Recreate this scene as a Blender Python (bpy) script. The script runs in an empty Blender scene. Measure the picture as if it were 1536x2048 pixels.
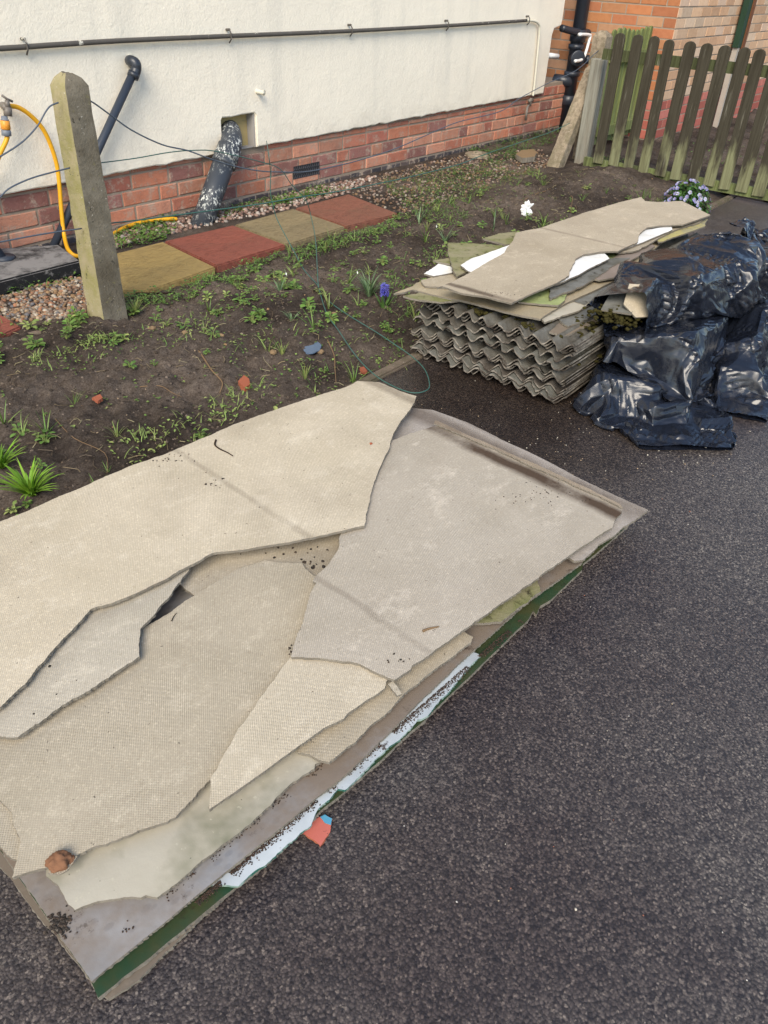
import bpy, bmesh, math, random
import numpy as np
from mathutils import Vector, Matrix, noise as mnoise

# ------------------------------------------------------------------ camera, sky, sun, exposure
F_PX, PPX, PPY, CAM_H = 1565.0, 768.0, 1024.0, 1.2
R3 = np.array([[0.62091846, -0.43040031, 0.65514566],
               [-0.78275004, -0.38520041, 0.48879752],
               [0.04198377, -0.81631869, -0.57607391]])
CAM = np.array([0.0, 0.0, CAM_H])
S = bpy.context.scene
C = S.collection
cam_d = bpy.data.cameras.new('camera')
cam = bpy.data.objects.new('camera', cam_d); C.objects.link(cam)
cam_d.sensor_fit = 'VERTICAL'; cam_d.sensor_height = 24.0; cam_d.lens = F_PX / 2048.0 * 24.0
cam_d.clip_start = 0.02; cam_d.clip_end = 500.0
rx, uy, bz = R3 @ np.array([1, 0, 0]), R3 @ np.array([0, -1, 0]), R3 @ np.array([0, 0, -1])
cam.matrix_world = Matrix(((rx[0], uy[0], bz[0], 0), (rx[1], uy[1], bz[1], 0), (rx[2], uy[2], bz[2], CAM_H), (0, 0, 0, 1)))
S.camera = cam

SUN_EL, SUN_AZ = math.radians(40), math.radians(240)      # azimuth clockwise from +Y (the wall side)
world = bpy.data.worlds.new('World'); S.world = world; world.use_nodes = True
wn = world.node_tree; bg = wn.nodes['Background']
sky = wn.nodes.new('ShaderNodeTexSky'); sky.sky_type = 'NISHITA'; sky.sun_disc = False
sky.sun_elevation = SUN_EL; sky.sun_rotation = SUN_AZ; sky.air_density = 1.0; sky.dust_density = 0.7
wn.links.new(sky.outputs[0], bg.inputs[0]); bg.inputs[1].default_value = 0.10
sun_d = bpy.data.lights.new('sun', 'SUN'); sun = bpy.data.objects.new('sun', sun_d); C.objects.link(sun)
sun_d.energy = 1.8; sun_d.angle = math.radians(34); sun_d.color = (1.0, 0.9, 0.74)
sd = Vector((math.sin(SUN_AZ) * math.cos(SUN_EL), math.cos(SUN_AZ) * math.cos(SUN_EL), math.sin(SUN_EL)))
sun.rotation_euler = sd.to_track_quat('Z', 'Y').to_euler()
S.view_settings.view_transform = 'Standard'; S.view_settings.look = 'None'
S.view_settings.gamma = 1.0; S.view_settings.exposure = 1.28
S.view_settings.use_curve_mapping = False

rng = np.random.default_rng(7)
random.seed(7)

# ------------------------------------------------------------------ helpers: points measured on real planes
def ray(px, py): return R3 @ np.array([(px - PPX) / F_PX, (py - PPY) / F_PX, 1.0])
def g(px, py, z=0.0):
    d = ray(px, py); return CAM + d * ((z - CAM_H) / d[2])
def wy(px, py, y):
    d = ray(px, py); return CAM + d * (y / d[1])
def wx(px, py, x):
    d = ray(px, py); return CAM + d * (x / d[0])

def vnoise(x, y, seed=0):
    xi = np.floor(x).astype(np.int64); yi = np.floor(y).astype(np.int64)
    fx = x - xi; fy = y - yi; fx = fx * fx * (3 - 2 * fx); fy = fy * fy * (3 - 2 * fy)
    def h(a, b):
        n = (a * 374761393 + b * 668265263 + seed * 974634777) & 0xffffffff
        n = ((n ^ (n >> 13)) * 1274126177) & 0xffffffff
        return ((n ^ (n >> 16)) & 0xffff) / 65535.0
    return (h(xi, yi) * (1 - fx) + h(xi + 1, yi) * fx) * (1 - fy) + (h(xi, yi + 1) * (1 - fx) + h(xi + 1, yi + 1) * fx) * fy

def tag(o, label=None, cat=None, group=None, kind=None):
    if label: o['label'] = label
    if cat: o['category'] = cat
    if group: o['group'] = group
    if kind: o['kind'] = kind
    return o
def empty(name, loc=(0, 0, 0), label=None, cat=None, group=None, rotz=0):
    o = bpy.data.objects.new(name, None); C.objects.link(o); o.location = loc; o.rotation_euler = (0, 0, rotz)
    o.empty_display_size = 0.05
    return tag(o, label, cat, group)

class MB:
    """collects vertices, faces, per-vertex colour and per-face material index for ONE mesh"""
    def __init__(s): s.v = []; s.f = []; s.c = []; s.mi = []
    def add(s, verts, faces, col=(1, 1, 1), mi=0):
        b = len(s.v)
        s.v.extend([tuple(map(float, p)) for p in verts])
        s.f.extend([tuple(b + i for i in q) for q in faces])
        s.mi.extend([mi] * len(faces))
        if len(col) and hasattr(col[0], '__len__'): s.c.extend([tuple(k) for k in col])
        else: s.c.extend([tuple(col)] * len(verts))
        return b
    def box(s, lo, hi, col=(1, 1, 1), mi=0):
        x0, y0, z0 = lo; x1, y1, z1 = hi
        s.add([(x0, y0, z0), (x1, y0, z0), (x1, y1, z0), (x0, y1, z0), (x0, y0, z1), (x1, y0, z1), (x1, y1, z1), (x0, y1, z1)],
              [(0, 3, 2, 1), (4, 5, 6, 7), (0, 1, 5, 4), (1, 2, 6, 5), (2, 3, 7, 6), (3, 0, 4, 7)], col, mi)
    def tube(s, pts, rad, n=8, col=(1, 1, 1), mi=0, caps=True):
        pts = [np.array(p, float) for p in pts]
        rads = rad if hasattr(rad, '__len__') else [rad] * len(pts)
        up = np.array([0.0, 0, 1]); prev = None; rings = []
        for i, p in enumerate(pts):
            t = pts[min(i + 1, len(pts) - 1)] - pts[max(i - 1, 0)]; t = t / (np.linalg.norm(t) + 1e-12)
            a = prev if prev is not None else (up if abs(t[2]) < 0.9 else np.array([1.0, 0, 0]))
            a = a - t * np.dot(a, t); a /= (np.linalg.norm(a) + 1e-12); b = np.cross(t, a); prev = a
            rings.append([p + rads[i] * (math.cos(2 * math.pi * k / n) * a + math.sin(2 * math.pi * k / n) * b) for k in range(n)])
        V = [q for r in rings for q in r]; Fc = []
        for i in range(len(rings) - 1):
            for k in range(n):
                k2 = (k + 1) % n; Fc.append((i * n + k, i * n + k2, (i + 1) * n + k2, (i + 1) * n + k))
        if caps:
            Fc.append(tuple(range(n - 1, -1, -1))); Fc.append(tuple((len(rings) - 1) * n + k for k in range(n)))
        s.add(V, Fc, col, mi)
    def leaf(s, base, d, length, width, up=(0, 0, 1), fold=0.15, droop=0.2, col=(1, 1, 1), tip=0.0, mi=0):
        d = np.array(d, float); d /= np.linalg.norm(d) + 1e-9; up = np.array(up, float)
        sd_ = np.cross(d, up); sd_ /= np.linalg.norm(sd_) + 1e-9; nn = np.cross(sd_, d)
        base = np.array(base, float); V = []
        prof = [(0.0, 0.12), (0.3, 0.8), (0.62, 1.0), (0.88, 0.62), (1.0, tip)]
        for t, wd in prof:
            c = base + d * length * t - np.array([0, 0, 1]) * droop * length * t * t
            V += [c - sd_ * wd * width / 2 + nn * fold * wd * width, c, c + sd_ * wd * width / 2 + nn * fold * wd * width]
        Fc = []
        for i in range(4):
            Fc += [(3 * i, 3 * i + 1, 3 * i + 4, 3 * i + 3), (3 * i + 1, 3 * i + 2, 3 * i + 5, 3 * i + 4)]
        s.add(V, Fc, col, mi)
    def blade(s, base, d, length, width, bend=0.6, col=(1, 1, 1), seg=5, mi=0):
        d = np.array(d, float); d /= np.linalg.norm(d) + 1e-9
        sd_ = np.cross(d, [0, 0, 1.0]); sd_ = sd_ / (np.linalg.norm(sd_) + 1e-9) if np.linalg.norm(sd_) > 1e-4 else np.array([1.0, 0, 0])
        p = np.array(base, float); V = []
        hd = np.array([d[0], d[1], 0]); hd = hd / (np.linalg.norm(hd) + 1e-9)
        for i in range(seg + 1):
            t = i / seg; wd = width * (1 - t ** 2.2) * 0.5 + 0.0002
            V += [p - sd_ * wd, p + sd_ * wd]
            dd = d + hd * bend * t * 1.2 - np.array([0, 0, 1.0]) * bend * t * t * 1.1
            dd /= np.linalg.norm(dd); p = p + dd * length / seg
        s.add(V, [(2 * i, 2 * i + 1, 2 * i + 3, 2 * i + 2) for i in range(seg)], col, mi)
    def build(s, name, mats, parent=None, smooth=False, loc=None):
        me = bpy.data.meshes.new(name)
        v = np.array(s.v, float)
        if loc is not None: v = v - np.array(loc, float)
        me.from_pydata(v.tolist(), [], s.f); me.update()
        a = me.color_attributes.new('col', 'FLOAT_COLOR', 'POINT')
        cc = np.ones((len(s.v), 4), np.float32); cc[:, :3] = np.array(s.c, np.float32)
        a.data.foreach_set('color', cc.ravel())
        for m in (mats if isinstance(mats, (list, tuple)) else [mats]): me.materials.append(m)
        me.polygons.foreach_set('material_index', np.array(s.mi, np.int32))
        if smooth: me.polygons.foreach_set('use_smooth', np.ones(len(s.f), bool))
        o = bpy.data.objects.new(name, me); C.objects.link(o)
        if loc is not None: o.location = loc
        if parent:
            o.parent = parent
            if loc is not None: o.location = Vector(loc) - parent.location
        return o

def roughen(o, amp, scale, seed=0.0):
    me = o.data; me.update()
    for v in me.vertices:
        p = v.co * scale + Vector((seed, seed * 1.7, -seed))
        v.co = v.co + v.normal * (amp * (mnoise.noise(p) + 0.5 * mnoise.noise(p * 2.3)))
def smooth_path(pts, n=6):
    P = [np.array(p, float) for p in pts]; out = []
    for i in range(len(P) - 1):
        p0 = P[max(i - 1, 0)]; p1 = P[i]; p2 = P[i + 1]; p3 = P[min(i + 2, len(P) - 1)]
        for k in range(n):
            t = k / n
            out.append(0.5 * ((2 * p1) + (-p0 + p2) * t + (2 * p0 - 5 * p1 + 4 * p2 - p3) * t * t + (-p0 + 3 * p1 - 3 * p2 + p3) * t ** 3))
    out.append(P[-1]); return out

# ------------------------------------------------------------------ materials
class NT:
    def __init__(s, name, rough=0.8, spec=0.3, coords='Object'):
        s.m = bpy.data.materials.new(name); s.m.use_nodes = True; s.t = s.m.node_tree
        s.b = s.t.nodes['Principled BSDF']; s.b.inputs['Roughness'].default_value = rough
        s.b.inputs['Specular IOR Level'].default_value = spec
        tc = s.t.nodes.new('ShaderNodeTexCoord'); s.co = tc.outputs[coords]; s.h = None
    def put(s, sock, v):
        if hasattr(v, 'is_output'): s.t.links.new(v, sock)
        elif isinstance(v, (tuple, list)) and len(v) == 3 and sock.type == 'RGBA': sock.default_value = (*v, 1)
        else: sock.default_value = v
    def noise(s, scale, detail=4, rough=0.6, vec=None, dist=0.0, out=0):
        n = s.t.nodes.new('ShaderNodeTexNoise'); n.inputs['Scale'].default_value = scale
        n.inputs['Detail'].default_value = detail; n.inputs['Roughness'].default_value = rough; n.inputs['Distortion'].default_value = dist
        s.t.links.new(vec or s.co, n.inputs['Vector']); return n.outputs[out]
    def vor(s, scale, feat='F1', out='Distance', vec=None, rand=1.0):
        n = s.t.nodes.new('ShaderNodeTexVoronoi'); n.feature = feat; n.inputs['Scale'].default_value = scale
        n.inputs['Randomness'].default_value = rand
        s.t.links.new(vec or s.co, n.inputs['Vector']); return n.outputs[out]
    def ramp(s, fac, *stops):
        n = s.t.nodes.new('ShaderNodeValToRGB'); e = n.color_ramp.elements
        while len(e) < len(stops): e.new(0.5)
        for i, (p, c) in enumerate(stops):
            e[i].position = p; e[i].color = (c, c, c, 1) if not hasattr(c, '__len__') else (*c, 1)
        s.put(n.inputs[0], fac); return n.outputs[0]
    def mix(s, fac, a, b, mode='MIX'):
        n = s.t.nodes.new('ShaderNodeMix'); n.data_type = 'RGBA'; n.blend_type = mode
        s.put(n.inputs[0], fac); s.put(n.inputs[6], a); s.put(n.inputs[7], b); return n.outputs[2]
    def math(s, op, a, b=0.0, c=0.0):
        n = s.t.nodes.new('ShaderNodeMath'); n.operation = op
        s.put(n.inputs[0], a); s.put(n.inputs[1], b); s.put(n.inputs[2], c); return n.outputs[0]
    def sep(s, vec=None):
        n = s.t.nodes.new('ShaderNodeSeparateXYZ'); s.t.links.new(vec or s.co, n.inputs[0]); return n.outputs
    def mapp(s, scale=(1, 1, 1), rot=(0, 0, 0), vec=None):
        n = s.t.nodes.new('ShaderNodeMapping'); n.inputs['Scale'].default_value = scale; n.inputs['Rotation'].default_value = rot
        s.t.links.new(vec or s.co, n.inputs['Vector']); return n.outputs[0]
    def attr(s, name='col'):
        n = s.t.nodes.new('ShaderNodeAttribute'); n.attribute_name = name; return n.outputs['Color']
    def rnd(s):
        n = s.t.nodes.new('ShaderNodeObjectInfo'); return n.outputs['Random']
    def bump(s, h, dist=0.002, strength=1.0):
        n = s.t.nodes.new('ShaderNodeBump'); n.inputs['Strength'].default_value = strength; n.inputs['Distance'].default_value = dist
        s.put(n.inputs['Height'], h)
        if s.h: s.t.links.new(s.h, n.inputs['Normal'])
        s.h = n.outputs[0]; return s
    def done(s, color, rough=None):
        s.put(s.b.inputs['Base Color'], color)
        if rough is not None: s.put(s.b.inputs['Roughness'], rough)
        if s.h: s.t.links.new(s.h, s.b.inputs['Normal'])
        return s.m

M = {}
# rendered (roughcast) wall
n = NT('masonry_paint', 0.85, 0.2)
c = n.mix(n.ramp(n.noise(1.3, 5), (0.35, 0), (0.75, 1)), (0.86, 0.79, 0.655), (0.785, 0.725, 0.605))
streak = n.noise(6, 4, 0.6, n.mapp((1, 1, 0.12)))
c = n.mix(n.math('MULTIPLY', n.ramp(streak, (0.50, 0), (0.80, 1)), 0.4), c, (0.52, 0.50, 0.44))
c = n.mix(n.ramp(n.noise(30, 5, 0.7), (0.66, 0), (0.72, 0.3)), c, (0.40, 0.37, 0.31))
zz = n.sep()[2]; c = n.mix(n.math('MULTIPLY', n.ramp(zz, (0.30, 1), (0.42, 0)), n.ramp(n.noise(9, 5, .7), (0.45, 0), (0.7, .45))), c, (0.30, 0.26, 0.20))
n.bump(n.noise(85, 6, 0.7), 0.0035, 0.8); n.bump(n.noise(12, 3), 0.008, 0.4)
M['render'] = n.done(c)
# brick (colour from each brick's own attribute)
n = NT('old_brick', 0.88, 0.2)
c = n.attr()
c = n.mix(n.ramp(n.noise(28, 5, 0.7), (0.45, 0), (0.72, 0.75)), c, n.mix(1.0, c, (0.60, 0.46, 0.42), 'MULTIPLY'))
c = n.mix(n.ramp(n.noise(14, 7, 0.8), (0.51, 0), (0.61, 0.7)), c, (0.44, 0.35, 0.275))
c = n.mix(n.ramp(n.noise(3, 5, 0.7), (0.55, 0), (0.72, 0.45)), c, (0.13, 0.085, 0.07))
n.bump(n.noise(60, 6, 0.7), 0.006, 0.7)
M['brick'] = n.done(c)
n = NT('new_brick', 0.85, 0.2)
c = n.attr()
c = n.mix(n.ramp(n.noise(22, 4, 0.6), (0.4, 0), (0.75, 0.45)), c, n.mix(1.0, c, (0.72, 0.62, 0.55), 'MULTIPLY'))
n.bump(n.noise(90, 4), 0.003, 0.5)
M['newbrick'] = n.done(c)
n = NT('mortar', 0.95, 0.1)
n.bump(n.noise(70, 5, 0.7), 0.006, 0.8)
M['mortar'] = n.done(n.mix(n.noise(6, 4), (0.24, 0.185, 0.14), (0.36, 0.30, 0.235)))
# soil
def soil_mat(name, dark):
    n = NT(name, 0.95, 0.15)
    c = n.mix(n.ramp(n.noise(2.2, 5, 0.6), (0.38, 0), (0.66, 1)), [k * dark for k in (0.066, 0.052, 0.043)], [k * dark for k in (0.205, 0.166, 0.136)])
    c = n.mix(n.ramp(n.noise(38, 5, 0.7), (0.35, 0), (0.7, 1)), n.mix(1.0, c, (0.55, 0.52, 0.5), 'MULTIPLY'), c)
    c = n.mix(n.ramp(n.vor(120, out='Color'), (0.90, 0), (0.93, 0.7)), c, (0.16, 0.12, 0.09))
    c = n.mix(n.ramp(n.noise(190, 4, 0.75), (0.40, 0.75), (0.60, 0)), c, n.mix(1.0, c, (0.38, 0.36, 0.34), 'MULTIPLY'))
    c = n.mix(n.ramp(n.noise(75, 6, 0.8), (0.60, 0), (0.70, 0.6)), c, (0.20, 0.155, 0.12))
    n.bump(n.noise(55, 8, 0.8), 0.010, 1.0); n.bump(n.noise(180, 3, 0.7), 0.0015, 0.8)
    return n.done(c)
M['soil'] = soil_mat('garden_soil', 1.0)
# tarmac
n = NT('tarmac', 0.6, 0.4)
vv = n.t.nodes.new('ShaderNodeVectorMath'); vv.operation = 'MULTIPLY_ADD'; n.t.links.new(n.noise(160, 2, out=1), vv.inputs[0]); vv.inputs[1].default_value = (0.003,) * 3; n.t.links.new(n.co, vv.inputs[2]); wv_ = vv.outputs[0]
cell = n.vor(235, out='Color', vec=wv_); dist = n.vor(235, vec=wv_)
c = n.mix(n.ramp(cell, (0.15, 0), (0.6, 0.45), (0.9, 1)), (0.030, 0.026, 0.028), (0.160, 0.138, 0.123))
c = n.mix(n.ramp(n.vor(250, out='Color', vec=n.mapp((1, 1, 1), (0, 0, 0.6), wv_)), (0.72, 0), (0.93, 0.8)), c, (0.34, 0.30, 0.25))
c = n.mix(n.ramp(dist, (0.42, 0), (0.8, 0.75)), c, (0.022, 0.020, 0.023))
damp = n.ramp(n.noise(0.75, 5, 0.62), (0.40, 0), (0.60, 1))
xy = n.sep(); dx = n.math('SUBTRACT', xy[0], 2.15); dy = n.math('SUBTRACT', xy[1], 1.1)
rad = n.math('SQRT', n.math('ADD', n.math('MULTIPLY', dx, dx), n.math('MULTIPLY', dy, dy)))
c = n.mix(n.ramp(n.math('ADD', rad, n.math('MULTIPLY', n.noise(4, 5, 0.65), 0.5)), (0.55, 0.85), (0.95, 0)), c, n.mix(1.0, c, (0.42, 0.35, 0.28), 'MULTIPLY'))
c = n.mix(damp, n.mix(1.0, c, (0.60, 0.53, 0.53), 'MULTIPLY'), c)
c = n.mix(n.ramp(n.noise(700, 2), (0.72, 0), (0.76, 0.35)), c, (0.30, 0.25, 0.19))
n.bump(n.math('SUBTRACT', 1.0, dist), 0.0014, 0.8); n.bump(n.noise(420, 3, 0.7), 0.0012, 0.6); n.bump(n.noise(9, 3), 0.008, 0.2)
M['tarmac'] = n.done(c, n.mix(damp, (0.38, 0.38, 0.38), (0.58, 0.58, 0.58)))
# woven-back cement sheet
def sheet_mat(name, base, weave=0.0045, wamp=0.0005, stain=0.5, lines=(), tint=(0.17, 0.13, 0.09)):
    """lines: dirt lines left by old overlaps, straight in the sheet's own axes: (axis, position, half width, strength)"""
    n = NT(name, 0.86, 0.2)
    obj_co = n.co; va = n.t.nodes.new('ShaderNodeVectorMath'); va.operation = 'ADD'; n.t.links.new(obj_co, va.inputs[0])
    n.t.links.new(n.math('MULTIPLY', n.rnd(), 60.0), va.inputs[1]); n.co = va.outputs[0]; rv = n.rnd()
    base_l = base; base = n.mix(rv, [k * 0.90 for k in base_l], [min(1, k * 1.10) * w_ for k, w_ in zip(base_l, (1.0, 0.97, 0.92))])
    c = n.mix(n.ramp(n.noise(3.2, 5, 0.6), (0.35, 0), (0.7, 1)), base, n.mix(1.0, base, (0.84, 0.83, 0.80), 'MULTIPLY'))
    c = n.mix(n.ramp(n.noise(11, 7, 0.78, n.mapp((1, 1.5, 1), (0, 0, 0.5))), (0.54, 0), (0.72, 0.6)), c, [min(1, k * 1.4) for k in base_l])
    c = n.mix(n.math('MULTIPLY', n.ramp(n.noise(1.7, 6, 0.65), (0.52, 0), (0.78, 1)), stain), c, tint)
    c = n.mix(n.ramp(n.noise(85, 2), (0.735, 0), (0.75, 0.7)), c, (0.07, 0.055, 0.045))
    x, y, z = n.sep(obj_co)[:3]
    if weave:
        k = 2 * math.pi / weave
        wob = n.math('MULTIPLY', n.noise(16, 4), 4.5)
        wv = n.math('MULTIPLY', n.math('SINE', n.math('ADD', n.math('MULTIPLY', n.math('ADD', x, n.math('MULTIPLY', y, 0.18)), k), wob)),
                    n.math('SINE', n.math('ADD', n.math('MULTIPLY', y, k * 0.9), wob)))
        wv = n.math('MULTIPLY', wv, n.ramp(n.noise(8, 4, 0.6), (0.3, 0.35), (0.65, 1)))
        c = n.mix(n.math('MULTIPLY_ADD', wv, -0.42, 0.42), c, n.mix(1.0, c, (0.62, 0.59, 0.54), 'MULTIPLY'))
        c = n.mix(n.ramp(n.noise(210, 3, 0.75), (0.54, 0), (0.64, 0.5)), c, n.mix(1.0, c, (1.5, 1.5, 1.48), 'MULTIPLY'))
        c = n.mix(n.ramp(n.noise(120, 4, 0.75), (0.56, 0), (0.68, 0.35)), c, n.mix(1.0, c, (0.62, 0.58, 0.52), 'MULTIPLY'))
        n.bump(wv, wamp, 0.9)
    for axis, pos, wid, amt in lines:
        q = (x, y)[axis]
        e = n.math('SUBTRACT', 1.0, n.math('DIVIDE', n.math('ABSOLUTE', n.math('SUBTRACT', q, n.math('MULTIPLY_ADD', n.noise(7, 5), 0.03, pos - 0.015))), wid))
        e = n.math('MULTIPLY', n.ramp(e, (0.0, 0), (0.7, 1)), n.ramp(n.noise(4.5, 5, 0.7), (0.26, 0.25), (0.52, 1)))
        c = n.mix(n.math('MULTIPLY', e, amt), c, (0.075, 0.05, 0.034))
    n.bump(n.noise(40, 5, 0.7), 0.0012, 0.5)
    return n.done(c)
def local(px, z, axis, pt):
    W = np.array([g(p[0], p[1], z) for p in px]); c0 = W.mean(0); q = g(pt[0], pt[1], z) - c0; a = math.atan2(axis[1], axis[0])
    return q[0] * math.cos(a) + q[1] * math.sin(a), -q[0] * math.sin(a) + q[1] * math.cos(a)
BEI = (0.565, 0.515, 0.425)
M['weave'] = sheet_mat('woven_cement_board', BEI)
M['weave_b'] = sheet_mat('woven_cement_board_brown', (0.48, 0.43, 0.345), stain=0.35)
M['weave_pink'] = sheet_mat('woven_cement_board_grey', (0.56, 0.50, 0.42), stain=0.3)
n = NT('smooth_olive_board', 0.8, 0.25)
c = n.mix(n.ramp(n.noise(4, 5, 0.6), (0.36, 0), (0.66, 1)), (0.46, 0.425, 0.345), (0.37, 0.335, 0.26))
c = n.mix(n.ramp(n.noise(2.6, 5, 0.7), (0.52, 0), (0.68, 0.75)), c, (0.105, 0.115, 0.06))
c = n.mix(n.ramp(n.noise(60, 3, 0.7), (0.64, 0), (0.70, 0.6)), c, (0.5, 0.47, 0.36)); c = n.mix(n.ramp(n.noise(75, 2), (0.74, 0), (0.75, 0.8)), c, (0.05, 0.05, 0.04))
n.bump(n.noise(70, 5, 0.7), 0.0012, 0.5); M['smooth'] = n.done(c)
n = NT('bluish_stained_board', 0.6, 0.35)
c = n.mix(n.ramp(n.noise(5, 5, 0.6), (0.36, 0), (0.66, 1)), (0.32, 0.32, 0.325), (0.20, 0.20, 0.205))
c = n.mix(n.ramp(n.vor(38, vec=n.mapp((1, 1.6, 1))), (0.22, 0.55), (0.36, 0)), c, (0.18, 0.185, 0.20))
c = n.mix(n.ramp(n.noise(1.9, 6, 0.7), (0.38, 0), (0.55, 0.9)), c, (0.19, 0.145, 0.105))
c = n.mix(n.ramp(n.noise(16, 6, 0.75), (0.60, 0), (0.68, 0.9)), c, (0.055, 0.038, 0.028))
n.bump(n.noise(50, 5, 0.7), 0.0015, 0.5); M['grey'] = n.done(c)
M['darkweave'] = sheet_mat('brown_cement_board', (0.20, 0.165, 0.13), weave=0, stain=0.6)
n = NT('green_paint', 0.45, 0.4)
c = n.mix(n.ramp(n.noise(5, 5, 0.65), (0.4, 0), (0.62, 1)), (0.018, 0.055, 0.028), (0.055, 0.058, 0.022))
c = n.mix(n.ramp(n.noise(30, 5, 0.7), (0.6, 0), (0.7, 0.8)), c, (0.03, 0.022, 0.016)); n.bump(n.noise(60, 4), 0.001, 0.5)
M['green'] = n.done(c)
n = NT('white_paint', 0.5, 0.4)
c = n.mix(n.ramp(n.noise(4, 5), (0.4, 0), (0.75, 1)), (0.50, 0.54, 0.56), (0.27, 0.30, 0.31))
c = n.mix(n.ramp(n.noise(22, 6, 0.75), (0.60, 0), (0.66, 0.9)), c, (0.05, 0.034, 0.024))
M['white'] = n.done(c)
n = NT('white_face', 0.6, 0.3)
c = n.mix(n.ramp(n.noise(6, 5), (0.45, 0), (0.8, 1)), (0.80, 0.80, 0.78), (0.58, 0.56, 0.50))
c = n.mix(n.ramp(n.noise(30, 5, 0.7), (0.66, 0), (0.7, 0.9)), c, (0.06, 0.045, 0.03))
M['whiteface'] = n.done(c)
n = NT('broken_cement', 0.95, 0.1)
n.bump(n.noise(150, 4, 0.8), 0.003, 0.9)
M['edge'] = n.done(n.mix(n.noise(14, 5, 0.7), (0.10, 0.085, 0.068), (0.30, 0.27, 0.22)))
n = NT('teal_paint_edge', 0.6, 0.3)
M['tealedge'] = n.done(n.mix(n.ramp(n.noise(25, 4), (0.4, 0), (0.6, 1)), (0.02, 0.10, 0.075), (0.28, 0.36, 0.32)))
def moss_sheet(name, a, b):
    n = NT(name, 0.85, 0.2)
    c = n.mix(n.ramp(n.noise(7, 6, 0.7), (0.38, 0), (0.62, 1)), a, b)
    c = n.mix(n.ramp(n.noise(30, 5, 0.7), (0.56, 0), (0.68, 0.9)), c, (0.035, 0.028, 0.018)); n.bump(n.noise(70, 5), 0.003, 0.7)
    return n.done(c)
M['olive'] = moss_sheet('mossy_cement_board', (0.27, 0.24, 0.15), (0.16, 0.17, 0.06))
M['yellowgreen'] = moss_sheet('algae_green_board', (0.33, 0.37, 0.16), (0.20, 0.24, 0.09))
M['yellow'] = moss_sheet('lichen_yellow_board', (0.45, 0.39, 0.13), (0.34, 0.31, 0.19))
M['dull'] = moss_sheet('weathered_grey_board', (0.20, 0.20, 0.185), (0.11, 0.105, 0.085))
# corrugated cement
n = NT('corrugated_cement', 0.9, 0.2)
rnd = n.rnd()
c = n.mix(rnd, (0.125, 0.108, 0.092), (0.185, 0.19, 0.168))
c = n.mix(n.ramp(n.noise(9, 6, 0.7), (0.4, 0), (0.65, 1)), n.mix(1.0, c, (0.5, 0.46, 0.42), 'MULTIPLY'), c)
c = n.mix(n.ramp(n.noise(24, 5, 0.7), (0.60, 0), (0.70, 0.8)), c, (0.035, 0.026, 0.02))
n.bump(n.noise(60, 6, 0.7), 0.003, 0.8)
M['corr'] = n.done(c)
n = NT('corrugated_cement_end', 0.95, 0.1)
M['correnda'] = n.done(n.mix(n.ramp(n.noise(18, 5, 0.7), (0.38, 0), (0.66, 1)), (0.06, 0.047, 0.038), (0.33, 0.295, 0.245)))
# concrete
def concrete(name, a, b, moss, mossamt, sc=9):
    n = NT(name, 0.95, 0.15)
    c = n.mix(n.ramp(n.noise(sc, 6, 0.7), (0.35, 0), (0.68, 1)), a, b)
    c = n.mix(n.math('MULTIPLY', n.ramp(n.noise(5.5, 6, 0.7), (0.46, 0), (0.62, 1)), mossamt), c, moss)
    c = n.mix(n.ramp(n.noise(130, 2), (0.68, 0), (0.72, 0.8)), c, (0.50, 0.45, 0.38))
    c = n.mix(n.ramp(n.noise(60, 3), (0.66, 0), (0.70, 0.7)), c, (0.05, 0.045, 0.035))
    n.bump(n.noise(110, 5, 0.75), 0.004, 0.9)
    return n.done(c)
n = NT('lichened_concrete', 0.95, 0.15)
gn = n.t.nodes.new('ShaderNodeNewGeometry'); nx_s = n.sep(gn.outputs['Normal'])[0]
c = n.mix(n.ramp(n.noise(7, 6, 0.7), (0.36, 0), (0.66, 1)), (0.105, 0.088, 0.062), (0.215, 0.19, 0.145))
lich = n.mix(n.ramp(n.noise(12, 6, 0.7), (0.38, 0), (0.62, 1)), (0.36, 0.31, 0.19), (0.27, 0.25, 0.10))
side = n.math('MULTIPLY', n.ramp(n.math('ADD', n.math('MULTIPLY', nx_s, -1.0), n.math('MULTIPLY_ADD', n.noise(9, 4), 0.6, -0.3)), (0.45, 0), (0.7, 1)), 0.9)
c = n.mix(side, c, lich)
c = n.mix(n.ramp(n.noise(22, 6, 0.75), (0.60, 0), (0.68, 0.75)), c, (0.23, 0.205, 0.075))
c = n.mix(n.ramp(n.noise(95, 2), (0.69, 0), (0.72, 0.9)), c, (0.46, 0.42, 0.35)); c = n.mix(n.ramp(n.noise(50, 3), (0.66, 0), (0.70, 0.8)), c, (0.045, 0.04, 0.03))
n.bump(n.noise(110, 5, 0.75), 0.004, 0.9); n.bump(n.noise(26, 4), 0.006, 0.5); M['post'] = n.done(c)
M['post2'] = concrete('pebbly_concrete', (0.34, 0.28, 0.205), (0.17, 0.135, 0.095), (0.11, 0.10, 0.055), 0.6, 34)
M['kerb'] = concrete('edging_concrete', (0.20, 0.155, 0.12), (0.11, 0.085, 0.065), (0.06, 0.07, 0.03), 0.5)
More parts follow.
